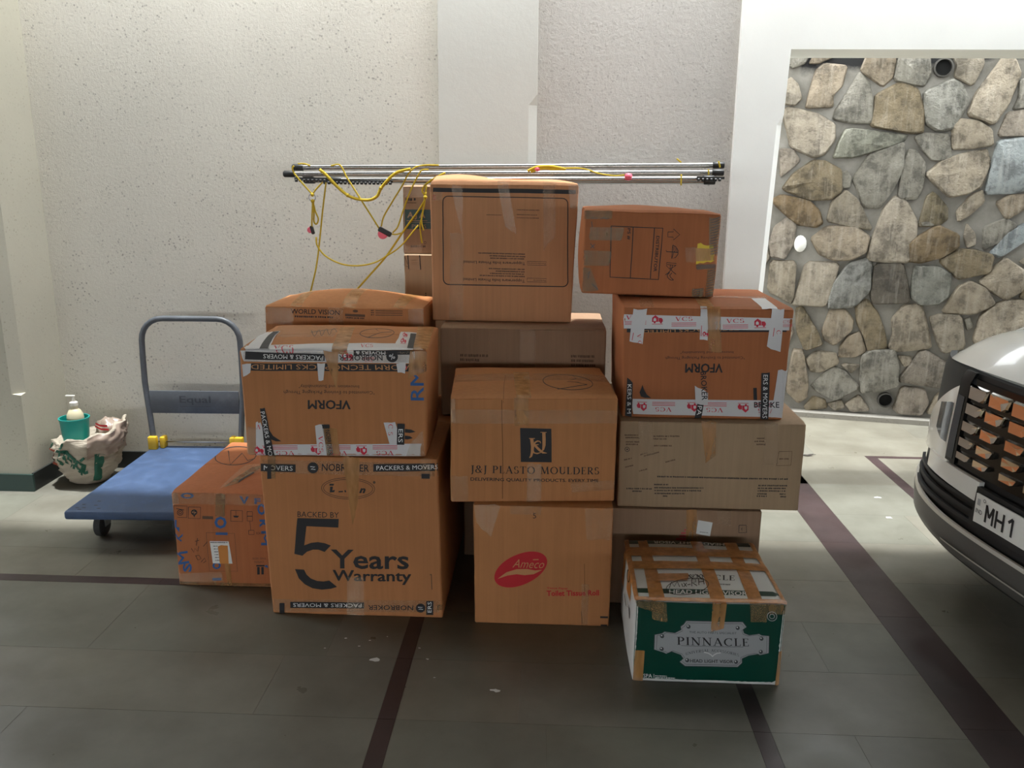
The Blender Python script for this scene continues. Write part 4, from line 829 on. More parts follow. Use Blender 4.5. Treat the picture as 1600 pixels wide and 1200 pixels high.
# --- two beige/brown cartons against the wall
c = Carton(.62, .30, 1.292, (-.706+.31, 4.07+.15, .0004), 0, 'card_e', 'tall pale beige box against the wall, under the box with the dark band', flat=True, seed=9, amp=.003)
f = c.sheet([(105, 705), (350, 705), (350, 1130), (135, 1130)], 0, .11, 1.07, None); a = Art(f)
a.line('ink', [(152, 708), (165, 850)], 12); a.line('ink', [(282, 708), (290, 855)], 12); a.line('ink', [(118, 720), (120, 820), (155, 825)], 4); a.line('ink', [(118, 720), (150, 800)], 4)
for y in (760, 785, 805): a.line('ink_soft', [(195, y), (250, y-4)], 4)
for y in (1075, 1092, 1108, 1122): a.line('ink', [(335, y), (348, y)], 8)
a.flush('printed_lettering', c.root); c.tape('tape_clear', f, R4(165, 706, 285, 860), .0014)
c = Carton(.73, .28, .325, (-.706+.365, 4.08+.14, 1.2935), 0, 'card_d', 'brown box with a dark green printed band, on the tall beige box by the wall', seed=10, amp=.003)
f = c.sheet([(85, 78), (345, 78), (352, 700), (108, 700)], 0, .118, 0, None); a = Art(f)
a.quad('greenblk', [(98, 297), (600, 297), (600, 472), (103, 478)], (16, 4)); a.txt('card_d', 'A J A', 235, 355, 190, 72, 0, .03); a.line('card_d', [(135, 402), (350, 400)], 6); a.line('card_d', [(100, 418), (600, 414)], 3); a.txt('card_d', 'PIPES', 265, 452, 150, 34)
a.greek('ink', 118, 190, 235, 30); a.greek('ink_soft', 118, 228, 232, 14); a.greek('ink', 180, 625, 330, 22); a.txt('ink', 'D', 330, 600, 22, 26)
a.flush('printed_lettering', c.root); c.tape('tape_gloss', f, R4(88, 85, 345, 180), .0016); c.tape('tape_gloss', f, R4(105, 620, 300, 690), .0016)

# --- right-hand stack: two long beige cartons
c = Carton(.578, .58, .4145, (.268+.289, 3.05+.29, .0004), 0, 'card_d', 'grey-brown box with a small white square sticker, on the floor behind the green box', flat=True, seed=11, amp=.003)
f = c.sheet([(-830, 30), (1505, 50), (1460, 560), (-830, 545)], 0, None, c.H-.138, None); a = Art(f)
a.line('ink', [(1145, 270), (1255, 268), (1262, 380), (1140, 385)], 9, True); a.txt('ink', 'c', 1188, 328, 24, 36)
for i in range(6):
    for j in range(5):
        if i*22 > 130-j*34: a.poly('crimson', [(175+i*26+j*0, 300+j*46), (193+i*26, 290+j*46), (193+i*26, 316+j*46), (175+i*26, 326+j*46)])
a.flush('printed_lettering', c.root)
t = c.tape('paper', f, [(512, 198), (735, 232), (695, 442), (482, 405)], .0016, name='paper_sticker', torn=False); b = Art(f); b.greek('ink', 540, 372, 665, 12, .1); b.flush('label_print', t, .0022)
c.tape('tape_tan', f, R4(330, 40, 490, 545), .0012); c.tape('tape_clear', f, R4(800, 45, 1020, 270), .0012)
c = Carton(.70, .60, .352, (.284+.35, 3.05+.30, .4165), 0, 'card_e', 'long beige box with small upside-down print, under the right box with white tape', flat=True, seed=12, amp=.0035, bulge=(.004, .005, .008))
f = c.sheet([(70, 30), (1592, 62), (1525, 762), (-10, 745)], 0, None, 0, None); a = Art(f)
for x0, x1, y in ((100, 220, 140), (105, 220, 160), (105, 215, 195), (105, 205, 215), (340, 565, 148), (340, 450, 170), (340, 490, 225), (1190, 1255, 165), (1170, 1255, 188), (1185, 1258, 212), (320, 448, 545), (320, 735, 572), (318, 720, 595), (318, 585, 620), (390, 428, 642), (80, 300, 583), (130, 220, 605), (1200, 1440, 545), (1195, 1435, 568), (1195, 1430, 590), (1375, 1428, 615), (1190, 1270, 615), (1185, 1268, 635), (1380, 1425, 637), (1375, 1450, 328)): a.greek('ink' if y > 540 else 'ink_soft', x0, y, x1, 14)
a.greek('ink', 350, 478, 1450, 15, .012); a.line('ink_soft', [(1370, 275), (1475, 273), (1468, 385), (1352, 388)], 4, True); a.ell('ink', 112, 262, 18, 18, 0, 16, 4); a.ell('ink', 112, 262, 6, 6, 0, 10)
for x0, x1, y in ((80, 150, 345), (85, 160, 405), (220, 280, 300), (250, 385, 310), (430, 520, 360), (200, 270, 435)): a.greek('ink_soft', x0, y, x1, 12, -.25)
a.flush('printed_lettering', c.root)
c.tape('tape_tan', f, [(745, 36), (865, 40), (850, 310), (765, 365)], .0018); c.tape('tape_clear', f, [(215, 32), (340, 34), (335, 300), (215, 300)], .0016); c.tape('tape_clear', f, [(1255, 55), (1365, 58), (1365, 380), (1240, 380)], .0016)

# --- second upside-down carton on the right stack
c = Carton(.615, .57, .428, (.288+.3075, 3.085+.285, .7695), 0, 'card_c', 'brown box with white printed tape along its top, on the long beige box', flat=True, seed=13, amp=.003, taper=.035, bulge=(.004, .004, .012), shear=0.0)
f = c.sheet([(140, 160), (1520, 212), (1413, 1080), (165, 1075)]); a = Art(f)
a.quad('ink', [(180, 340), (1512, 372), (1510, 396), (180, 382)], (24, 1)); a.txt('cardline', 'VFORM TECNOPACKS LIMITED', 840, 368, 1050, 24, 181)
a.txt('ink', '"Committed to Evolving Packaging Through', 820, 598, 630, 28, 180); a.txt('ink', 'Innovation and Sustainability"', 835, 553, 420, 26, 180); a.txt('ink', 'VFORM', 815, 683, 295, 74, 180, .03)
a.poly('ink', [(322, 818), (335, 860), (362, 898), (398, 922), (345, 922), (312, 912), (300, 880)]); a.rect('ink', 1203, 838, 1230, 930, (2, 3)); a.flush('printed_lettering', c.root)
t = c.tape('tape_white', f, [(148, 224), (1515, 286), (1508, 384), (150, 348)], .0014); b = Art(f)
for x, y in ((236, 272), (648, 292), (1062, 316), (1440, 325)): b.vcs(x, y, 92 if x < 1400 else 60, 0, x in (236, 1062))
b.flush('tape_print', t, .0024)
t = c.tape('tape_white', f, [(250, 932), (1402, 932), (1392, 1058), (250, 1050)], .0014); b = Art(f)
for x in (500, 905, 1300): b.vcs(x, 992, 84, 180)
b.flush('tape_print', t, .0024)
t = c.tape('tape_white', f, [(225, 178), (340, 182), (312, 490), (204, 452)], .0028); b = Art(f); b.txt('crimson', 'V C', 285, 440, 85, 32, -82, serif=True); b.line('crimson', [(235, 385), (225, 450)], 5); b.flush('tape_print', t, .0036)
t = c.tape('tape_white', f, [(785, 170), (838, 172), (842, 455), (778, 448)], .0028); b = Art(f); b.lorry(825, 400, 40); b.line('crimson', [(792, 330), (790, 420)], 5); b.flush('tape_print', t, .0036)
c.tape('tape_tan', f, [(838, 172), (945, 178), (952, 560), (850, 540)], .003)
t = c.tape('tape_white', f, [(1348, 205), (1442, 210), (1412, 555), (1308, 512)], .0028); b = Art(f); b.txt('crimson', 'C', 1398, 395, 30, 34, -82, serif=True); b.line('crimson', [(1365, 360), (1355, 430)], 5); b.flush('tape_print', t, .0036)
t = c.tape('ink', f, [(192, 760), (240, 800), (245, 1072), (190, 1060)], .003, name='black_tape'); b = Art(f); b.txt('white_ink', 'KERS & M', 217, 930, 230, 32, -88); b.flush('tape_print', t, .0037)
t = c.tape('tape_white', f, [(745, 820), (850, 880), (850, 970), (755, 970)], .0028); b = Art(f); b.txt('ink', 'BROKER', 818, 822, 225, 46, -86, .01); b.flush('tape_print', t, .0036)
t = c.tape('ink', f, [(768, 965), (818, 970), (802, 1076), (750, 1074)], .003, name='black_tape'); b = Art(f); b.txt('white_ink', 'PA', 786, 1015, 70, 34, -95); b.flush('tape_print', t, .0037)
c.tape('tape_white', f, [(1392, 698), (1474, 705), (1420, 1062), (1330, 1058)], .0026); b = Art(f); b.txt('crimson', 'B', 1452, 738, 26, 26, -90, serif=True); b.txt('ink', 'BROKE', 1300, 965, 190, 44, 0, .01); b.flush('tape_print', c.root, .0038)
t = c.tape('ink', f, [(1265, 722), (1328, 716), (1312, 1076), (1252, 1074)], .0040, name='black_tape'); b = Art(f); b.txt('white_ink', 'ERS & MOVERS', 1290, 900, 330, 34, -92); b.flush('tape_print', t, .0047)
g = c.top([(930, -30), (1250, 55), (1520, 208), (140, 158)])
h = lambda x, y, off=.0006, c=c: c.P(x, y, off)
for u0, w, m in ((.50, .055, 'tape_white'), (.28, .05, 'tape_tan'), (.06, .05, 'tape_clear')): c.tape(m, h, [(u0+.02, c.H+.26), (u0+w+.02, c.H+.26), (u0+w, c.H+.001), (u0, c.H+.001)], .0016, (4, 14))
c.tape('tape_gloss', h, [(0.02, c.H+.31), (.59, c.H+.31), (.59, c.H+.26), (.02, c.H+.26)], .0016, (24, 4))

# --- carton with frame and icons at the top right
c = Carton(.528, .38, .330, (.132+.268, 3.33+.19, 1.205), -1, 'card_c', 'brown box with black handling symbols and a yellow tape patch, topmost on the right', seed=14, amp=.005, tilt=1.2, bulge=(.014, .005, .014), r=.009, taper=.02)
f = c.sheet([(105, 120), (1530, 165), (1428, 1050), (40, 990)]); a = Art(f)
a.line('ink', [(375, 288), (640, 299), (905, 310), (880, 580), (855, 850), (600, 836), (338, 822), (356, 560)], 10, True); a.line('ink', [(597, 298), (575, 570), (552, 832)], 9); a.line('ink', [(815, 308), (793, 570), (770, 840)], 9)
a.txt('ink', 'DISTRIBUTOR', 836, 580, 378, 34, -94.5, .02); a.txt('ink', 'PS #', 550, 370, 120, 34, -93, .02)
a.line('ink', [(962, 350), (1020, 350), (1022, 320), (1088, 380), (1020, 435), (1018, 405), (958, 402)], 7, True)
a.line('ink', [(1012, 488), (1045, 505), (1068, 545), (1066, 585), (1040, 618), (1000, 630), (1012, 488)], 7); a.line('ink', [(940, 540), (942, 556), (1066, 565)], 8)
for p in ([(1012, 490), (1025, 560), (1002, 628)], [(1030, 497), (1040, 545), (1030, 560)], [(1050, 515), (1056, 560)]): a.line('ink', p, 5)
a.line('ink', [(945, 672), (1048, 680), (1046, 700), (943, 692)], 6, True); a.line('ink', [(985, 695), (980, 735), (1010, 770), (1042, 795)], 7); a.line('ink', [(1005, 697), (1000, 735), (960, 780), (928, 800)], 7); a.line('ink', [(940, 700), (975, 740), (1040, 705)], 6); a.line('ink', [(975, 775), (950, 800), (955, 830), (985, 855), (1015, 855)], 7, smooth=3); a.line('ink', [(1000, 780), (975, 805), (985, 830), (1010, 850)], 7)
a.flush('printed_lettering', c.root)
c.tape('tape_clear', f, R4(1145, 515, 1265, 668), .0014); c.tape('tape_yellow', f, [(1275, 475), (1440, 488), (1445, 655), (1252, 685)], .0016); c.tape('tape_tan', f, [(1256, 520), (1440, 528), (1450, 650), (1252, 660)], .0024)
for q in ([(160, 300), (500, 305), (470, 440), (140, 435)], [(80, 540), (355, 552), (340, 705), (70, 700)], [(105, 125), (400, 130), (390, 212), (100, 215)], [(60, 720), (140, 720), (215, 960), (50, 985)]): c.tape('tape_olive', f, q, .0016)
b = Art(f)
for q in ([(1400, 205), (1525, 190), (1495, 600), (1395, 590)], [(1250, 690), (1470, 700), (1462, 745), (1250, 740)], [(1370, 745), (1465, 745), (1430, 1045), (1330, 1040)], [(1200, 945), (1330, 950), (1325, 1040), (1198, 1035)]):
    t = c.tape('tape_olive', f, q, .0022)
    (x0, y0), (x1, y1), (x2, y2), (x3, y3) = q; b = Art(f); n = max(4, int((y3-y0)/26))
    for i in range(n): k = (i+.3)/n; b.line('silver_d', [(x0+(x3-x0)*k+10, y0+(y3-y0)*k+14), ((x0+x1)/2+(x3-x0)*k, y0+(y3-y0)*k+2), (x1+(x2-x1)*k-10, y1+(y2-y1)*k-12)], 6)
    b.flush('tape_print', t, .003)
b = Art(f)
for p in ([(170, 205), (200, 205)], [(215, 208), (235, 206)], [(270, 215), (300, 200), (330, 215), (360, 205)], [(175, 240), (180, 300)], [(150, 470), (190, 520)], [(150, 520), (195, 480)], [(100, 800), (130, 760), (110, 840)], [(150, 890), (210, 950)]): b.line('silver_d', p, 8)
b.flush('marker_writing', c.root, .003)

# --- green accessory carton at the front
c = Carton(.492, .472, .303, (.311+.246, 2.52+.236, .0004), 0, 'white_print' if 'white_print' in M else 'card_d', 'dark green and white box with a silver badge, on the floor at the front', seed=15, amp=.003, bulge=(.006, .003, .006), r=.006)
f = c.sheet([(180, 500), (1352, 500), (1275, 1148), (130, 1130)]); a = Art(f)
gp = Art(lambda x, y, off, c=c: c.P(x, y, off)); gp.rect('green', .003, .002, c.W-.003, c.H-.002, (24, 16)); gp.flush('green_panel', c.root, .0005)
B = [(560, 645), (1000, 642), (1030, 680), (1000, 700), (1010, 730), (1050, 745), (1130, 733), (1150, 745), (1208, 750), (1200, 885), (1130, 900), (1110, 893), (1040, 905), (985, 930), (985, 965), (950, 998), (540, 998), (500, 965), (530, 940), (510, 910), (440, 885), (400, 905), (380, 895), (308, 875), (315, 760), (370, 748), (390, 733), (470, 742), (520, 715), (515, 690), (540, 672)]
bc = (758, 818); a.poly('silver_d', [(bc[0]+(x-bc[0])*1.012, bc[1]+(y-bc[1])*1.03) for x, y in B]); a.flush('badge_border', c.root, .0010)
a.poly('silver', B); a.flush('silver_badge', c.root, .0014)
a.line('silver_d', [(bc[0]+(x-bc[0])*.965, bc[1]+(y-bc[1])*.93) for x, y in B], 3, True)
for x, y in ((575, 688), (960, 688), (370, 768), (1148, 770), (365, 868), (1138, 875), (558, 952), (938, 958)): a.ell('silver_d', x, y, 16, 16, 0, 14); a.ell('white_ink', x-4, y-5, 6, 6, 0, 8)
a.txt('ink', 'PINNACLE', 765, 801, 560, 66, 0, serif=True); a.txt('silver_d', 'THE AUTO PARTS SPECIALIST', 765, 730, 370, 17); a.txt('silver_d', 'UNIVERSAL ACCESSORIES', 755, 870, 415, 22, 0, serif=True, arch=34); a.txt('ink', 'HEAD LIGHT VISOR', 748, 956, 335, 26, 0, .02)
for p in ([(690, 885), (720, 890), (745, 905), (755, 918)], [(820, 885), (790, 890), (765, 905), (755, 918)]): a.line('white_ink', p, 7)
a.line('silver_d', [(515, 838), (1000, 838)], 3); a.txt('white_ink', 'SPA', 252, 1084, 66, 30); a.line('white_ink', [(300, 1068), (300, 1100)], 3); a.greek('white_ink', 310, 1080, 400, 8); a.greek('white_ink', 310, 1094, 465, 10); a.flush('printed_lettering', c.root, .0018)
for q in ([(300, 500), (415, 500), (415, 655), (300, 640)], [(770, 500), (882, 500), (850, 690), (745, 730)], [(1065, 500), (1200, 500), (1190, 640), (1062, 640)], [(180, 500), (400, 500), (385, 600), (185, 545)], [(1195, 500), (1352, 500), (1345, 575), (1200, 575)], [(165, 885), (235, 885), (212, 1130), (135, 1128)], [(1285, 870), (1322, 868), (1280, 1142), (1245, 1142)]): c.tape('tape_olive' if q[0][1] < 600 and q[0][0] != 770 else 'tape_tan', f, q, .0024)
a.ell('silver', 1235, 590, 38, 36, 0, 20, 6); a.ell('silver', 1235, 590, 20, 18, 0, 14, 6); a.flush('seal_sticker', c.root, .003)
g = c.top([(70, 28), (1095, 28), (1352, 500), (180, 500)]); a = Art(g)
a.quad('paper', [(75, 30), (1092, 30), (1348, 498), (184, 498)], (16, 12)); a.flush('white_panel', c.root, .0006)
a.quad('green', [(187, 415), (1305, 415), (1325, 450), (195, 450)], (18, 1)); a.quad('greenblk', [(85, 30), (1060, 30), (1080, 62), (95, 62)], (16, 1)); a.txt('ink', 'PINNACLE', 715, 322, 470, 40, 0, serif=True); a.txt('white_ink', 'HEAD LIGHT VISOR', 745, 436, 610, 30, 0, .02)
a.txt('ink', 'PINNACLE', 632, 126, 470, 32, 180, serif=True); a.txt('white_ink', 'HEAD LIGHT VISOR', 590, 48, 560, 22, 180, .02); a.greek('silver_d', 440, 88, 690, 9); a.greek('silver_d', 800, 368, 915, 10); a.flush('printed_lettering', c.root, .0012)
BR = [[(180, 30), (255, 30), (415, 500), (290, 500)], [(600, 30), (690, 30), (885, 500), (768, 500)], [(865, 30), (960, 30), (1175, 500), (1065, 500)], [(75, 30), (105, 30), (205, 500), (180, 500)], [(1060, 30), (1092, 30), (1350, 500), (1325, 500)], [(95, 95), (1130, 100), (1175, 160), (105, 165)], [(125, 208), (1190, 205), (1225, 262), (150, 268)], [(310, 308), (585, 302), (575, 358), (330, 365)], [(185, 488), (1340, 482), (1350, 500), (182, 500)]]
for q in BR: c.tape('tape_clear' if False else 'tape_brownfilm', g, q, .002+.0005*BR.index(q))
a = Art(g); a.ell('marker', 580, 405, 165, 58, 8, 36, 5)
for p in ([(440, 420), (455, 375), (478, 408), (500, 370), (520, 410)], [(535, 385), (545, 410)], [(550, 380), (575, 408)], [(575, 380), (552, 410)], [(580, 395), (605, 390)], [(615, 405), (612, 352), (640, 350), (645, 372), (618, 378), (655, 400)], [(670, 395), (665, 345)], [(710, 388), (700, 340)], [(668, 372), (706, 366)], [(585, 330), (600, 315), (620, 335), (640, 312), (660, 335), (680, 312), (705, 330)]): a.line('marker', p, 6)
a.flush('marker_writing', c.root, .0065)
l = c.sheet([(50, 205), (180, 500), (130, 1130), (50, 840)], -.45, -.005, 0, None)
for q in ([(55, 240), (75, 280), (72, 620), (52, 600)], [(100, 330), (130, 400), (125, 620), (98, 560)], [(55, 215), (178, 495), (178, 530), (55, 245)]): c.tape('tape_brown', l, q, .0018)
a = Art(l); a.ell('marker', 105, 410, 10, 60, 0, 18, 5); a.line('marker', [(80, 640), (100, 700), (120, 680), (125, 760)], 5); a.flush('marker_writing', c.root, .0022)

# ================================================================ PLATFORM TROLLEY
M['tr_blue'] = plain('blue_plastic', srgb(58, 79, 112), .42); M['tr_steel'] = plain('grey_painted_steel', srgb(82, 86, 92), .38); M['yellow'] = plain('yellow_plastic', srgb(214, 172, 30), .45)
M['rubber'] = plain('black_rubber', srgb(38, 38, 38), .6); M['zinc'] = plain('zinc_steel', srgb(170, 170, 172), .3, 1)
M['tr_emb'] = plain('embossed_grey', srgb(58, 61, 66), .5)
def wear(m, sc=9, amt=.35):                                   # scuffs on painted or moulded surfaces
    N, L = m.node_tree.nodes, m.node_tree.links; b = N['Principled BSDF']; v = coords(N, L); c = tuple(b.inputs['Base Color'].default_value)
    n = nz(N, L, v, sc, 7, .7); L.new(ramp(N, L, n, [(.35, tuple(x*.8 for x in c[:3])+(1,)), (.55, c), (.78, tuple(min(1, x*(1+amt)+.02) for x in c[:3])+(1,))]), b.inputs['Base Color'])
    L.new(ramp(N, L, n, [(.3, G(b.inputs['Roughness'].default_value)), (.7, G(min(1, b.inputs['Roughness'].default_value+.2)))]), b.inputs['Roughness'])
for k in ('tr_blue', 'tr_steel', 'yellow'): wear(M[k])
tr = tag(empty('platform_trolley', (-1.905, 3.885, 0), math.radians(1.9)), 'blue platform trolley with a grey tubular push handle, by the wall', 'trolley')
deck = MB().bevbox((-.262, -.485, .148), (.262, .475, .19), .012, 3).build('deck', M['tr_blue'], tr, True, 40)
mb = MB()
for x, y in ((-.22, -.44), (-.19, -.44), (-.21, -.40), (-.15, -.41), (-.12, -.445), (-.2, -.46), (-.16, -.36)): mb.box((x-.008, y-.004, .189), (x+.008, y+.004, .1903))
mb.build('drain_slots', M['rubber'], deck)
def handle_path():
    P = [(-.238, .425, .175), (-.243, .43, .25), (-.252, .437, .36), (-.262, .443, .48), (-.268, .447, .56), (-.268, .452, .70), (-.266, .455, .79)]
    for i in range(1, 7): a = math.radians(180-15*i); P.append((-.146+.12*math.cos(a), .457, .79+.12*math.sin(a)))
    Q = [(-x, y, z) for x, y, z in P][::-1]
    return P+Q
MB().tube(handle_path(), .0155, 12).build('push_handle', M['tr_steel'], tr, True, 40)
pan = MB().bevbox((-.245, .432, .388), (.245, .444, .515), .004, 2).build('cross_panel', M['tr_steel'], tr, True, 35)
ar = Art(lambda x, y, off: Vector((x, .432-off, y))); ar.txt('tr_emb', 'Equal', .005, .462, .17, .05, 0, .01)
for V, F in ar.L['tr_emb']:
    mesh_obj('raised_lettering', [(x, .4305, .924-y) for x, y in V], F, M['tr_emb'], pan)
MB().box((-.08, .4308, .428), (.09, .4318, .431)).build('raised_rule', M['tr_emb'], pan)
for s in (-1, 1):
    b = MB().bevbox((s*.238-.024, .392, .188), (s*.238+.024, .425, .262), .007, 2)
    b.bevbox((s*.238-s*.045-.014, .415, .19), (s*.238-s*.045+.014, .468, .255), .008, 2); b.build('hinge_bracket', M['yellow'], tr, True, 40)
MB().tube([(-.23, .44, .222), (.23, .44, .222)], .004, 8).build('hinge_rod', M['zinc'], tr, True)
for sx in (-1, 1):
    for sy in (-1, 1):
        x, y = sx*.185, sy*.30
        fk = MB().box((x-.035, y-.035, .138), (x+.035, y+.035, .149)); fk.box((x-.026, y-.03, .05), (x-.021, y+.02, .14)); fk.box((x+.021, y-.03, .05), (x+.026, y+.02, .14)); fk = fk.build('caster_fork', M['zinc'], tr)
        w = MB(); w.tube([(x-.018, y-.012, .056), (x-.014, y-.012, .056), (x+.014, y-.012, .056), (x+.018, y-.012, .056)], [.05, .0555, .0555, .05], 22); w.build('wheel', M['rubber'], fk, True, 40)

# ================================================================ SACK WITH TUB AND PUMP BOTTLE
M['sack'] = plain('woven_white_sack', srgb(172, 161, 144), .75); M['sack_g'] = plain('sack_green_print', srgb(24, 84, 66), .7); M['sack_r'] = plain('sack_red_print', srgb(150, 70, 50), .75); M['plastic_film'] = plain('crumpled_film', srgb(150, 132, 118), .35)
N_, L_ = M['sack'].node_tree.nodes, M['sack'].node_tree.links; bump(N_, L_, N_['Principled BSDF'], nz(N_, L_, coords(N_, L_, 'Object', (10, 10, 60)), 1.2, 5), .6, .02)
sk = tag(empty('woven_sack', (-2.495, 4.27, 0)), 'crumpled white woven sack with green print in the corner by the wall', 'sack')
def sackpt(th, h, off=0):                                     # th angle (0 = right, -90 = front), h 0..1 up the side
    prof = [(0, .02), (.02, .095), (.12, .125), (.35, .158), (.6, .185), (.85, .205), (1, .195)]
    for (h0, r0), (h1, r1) in zip(prof[:-1], prof[1:]):
        if h <= h1: r = r0+(r1-r0)*(h-h0)/(h1-h0); break
    c, s = math.cos(th), math.sin(th); n = noise.noise((c*2.2+5, s*2.2, h*5))*.030+noise.noise((c*5, s*5+3, h*16))*.016+noise.noise((c*11, s*11+3, h*26))*.007
    r = (r+n*min(1, h*6))+off; lean = -.02+.035*h
    z = h*(.275+.05*noise.noise((c*1.7+2, s*1.7, 9))+.07*max(0, c)*h)
    return Vector((r*.96*c+lean-.015, r*.80*s, max(.001, z+.0005)))
V = []; F = []; nt, nh = 56, 30
for j in range(nh+1):
    for i in range(nt): V.append(sackpt(2*PI*i/nt, j/nh))
rimz = [V[nh*nt+i].copy() for i in range(nt)]
for k, (fr, dz) in enumerate(((.93, .0), (.82, -.05), (.5, -.05), (.0, -.05))):
    for i in range(nt):
        q = rimz[i]; w = noise.noise((q.x*22, q.y*22, k*3.0))*.014*(fr > .3); V.append(Vector((q.x*fr, q.y*fr, q.z+w if fr > .9 else .215+w*.3)))
for j in range(nh+4):
    for i in range(nt): F.append((j*nt+i, j*nt+(i+1) % nt, (j+1)*nt+(i+1) % nt, (j+1)*nt+i))
F.append(tuple(range(nt-1, -1, -1)))
mesh_obj('sack_body', V, F, M['sack'], sk, True)
def sackpatch(nm, mat, t0, t1, h0, h1, off, n=(12, 12), parent=sk, skew=0):
    V = []; m = n[0]+1
    for j in range(n[1]+1):
        for i in range(n[0]+1): h = h0+(h1-h0)*j/n[1]; V.append(sackpt(math.radians(t0+(t1-t0)*i/n[0]+skew*(h-h0)), h, off))
    return mesh_obj(nm, V, [(j*m+i, j*m+i+1, (j+1)*m+i+1, (j+1)*m+i) for j in range(n[1]) for i in range(n[0])], M[mat], parent, True)
sackpatch('green_band', 'sack_g', -58, -42, .12, .66, .006); sackpatch('green_band', 'sack_g', -165, -150, .15, .95, .003); sackpatch('green_band', 'sack_g', -30, 10, .62, .78, .003, (16, 6))
sackpatch('red_patch', 'sack_r', -150, -132, .48, .85, .003)
pn = sackpatch('plastic_wrap', 'plastic_film', -70, 15, .62, .99, .005, (22, 14))
ar = Art(lambda x, y, off: sackpt(math.radians(-122+x*.8), .98-y/92, .006))
for pts in ([(0, 10), (62, 46)], [(8, 14), (4, 36), (-4, 42)], [(20, 20), (14, 44)], [(30, 26), (24, 34), (30, 42), (22, 50)], [(40, 32), (32, 54)], [(46, 36), (40, 48), (50, 54), (42, 60)], [(56, 42), (48, 66)], [(60, 46), (56, 60), (66, 58)], [(10, 10), (16, 2)], [(52, 34), (60, 28)]): ar.line('sack_g', pts, 5.0, smooth=3)
ar.flush('printed_script', sk)
# crumpled carrier stuffed in the right side
V = []; nt = 30
for j in range(13):
    for i in range(nt):
        ph = PI*j/12; th = 2*PI*i/nt; d = Vector((math.sin(ph)*math.cos(th), math.sin(ph)*math.sin(th), math.cos(ph)))
        r = 1+.5*noise.noise(d*2.6)+.25*noise.noise(d*6.5); V.append(Vector((.108+.075*d.x*r, .02+.07*d.y*r, .30+.055*d.z*r)))
F = [(j*nt+i, (j+1)*nt+i, (j+1)*nt+(i+1) % nt, j*nt+(i+1) % nt) for j in range(12) for i in range(nt)]
cr = tag(mesh_obj('crumpled_carrier_bag', [v+Vector((-2.495, 4.27, 0)) for v in V], F, M['plastic_film'], None, True), 'crumpled translucent carrier bag stuffed into the top of the sack', 'bag')
ar = Art(lambda x, y, off: Vector((-2.495+.085+x, 4.27-.062-.04*(.5-abs(x/.12-.2)), .335+y)))
ar.line('red', [(-.01, .02), (.02, .012), (.055, .008)], .012); ar.line('red', [(-.015, .004), (.025, -.008), (.06, -.012)], .010); ar.flush('red_print', cr)
M['teal'] = plain('teal_plastic', srgb(18, 142, 134), .35); M['soap'] = plain('cream_bottle', srgb(206, 196, 164), .35); M['pump'] = plain('ivory_pump', srgb(224, 220, 208), .4)
tb = tag(empty('plastic_tub', (-2.556, 4.235, .222)), 'teal plastic tub resting in the mouth of the woven sack', 'tub')
MB().lathe([(.052, 0), (.060, .01), (.068, .06), (.072, .13), (.075, .148), (.078, .150), (.078, .156), (.071, .156), (.068, .13), (.054, .012), (.0, .010)], 32).build('tub_shell', M['teal'], tb, True, 40)
pb = tag(empty('pump_bottle', (-2.55, 4.238, .2325)), 'cream pump bottle standing inside the teal tub', 'bottle')
MB().lathe([(.038, 0), (.042, .006), (.043, .14), (.041, .162), (.030, .184), (.018, .194), (.018, .212)], 24).build('bottle_body', M['soap'], pb, True, 40)
MB().lathe([(.021, .210), (.021, .228), (.016, .232), (.008, .234), (.006, .262), (.0, .262)], 20).build('collar', M['pump'], pb, True, 40)
MB().bevbox((-.04, -.007, .258), (.010, .007, .268), .003).build('nozzle', M['pump'], pb, True, 40)

# ================================================================ CLOTHES DRYER BUNDLE
M['steel'] = plain('stainless_tube', srgb(160, 158, 155), .26, 1); M['blk'] = plain('black_plastic', srgb(24, 24, 24), .45); M['rope'] = plain('yellow_rope', srgb(190, 164, 34), .8); M['pink'] = plain('pink_plastic', srgb(226, 98, 120), .45)
dr = tag(empty('clothes_dryer', (0, 0, 0)), 'bundle of steel clothes-drying rods with yellow ropes, lying on top of the pile', 'drying rods')
for y, z0, z1, x0, x1 in ((4.245, 1.700, 1.727, -1.275, .838), (4.195, 1.668, 1.692, -1.305, .828), (4.145, 1.640, 1.662, -1.06, .775), (4.25, 1.638, 1.650, -1.22, .80), (4.285, 1.668, 1.69, -1.24, .81)):
    rod = MB().tube([(x0, y, z0), (x1, y, z1)], .0125, 14).build('rod', M['steel'], dr, True, 40); d = (z1-z0)/(x1-x0)
    for xa, xb, za in ((x0-.012, x0+.045, z0), (x1-.045, x1+.012, z1)):
        MB().tube([(xa, y, za), (xa+.006, y, za), (xb-.006, y, za), (xb, y, za)], [.012, .0165, .0165, .015], 14).build('end_cap', M['blk'], rod, True, 40)
for x0, x1, z in ((-1.24, -1.06, 1.644), (-1.10, -.76, 1.634), (.70, .83, 1.664)):
    mb = MB(); n = int((x1-x0)/.02)
    mb.box((x0, 4.115, z-.004), (x1, 4.125, z+.008))
    for i in range(n): mb.bevbox((x0+i*.02+.002, 4.110, z-.014), (x0+i*.02+.015, 4.128, z), .003, 1)
    mb.build('toothed_bracket', M['blk'], dr)
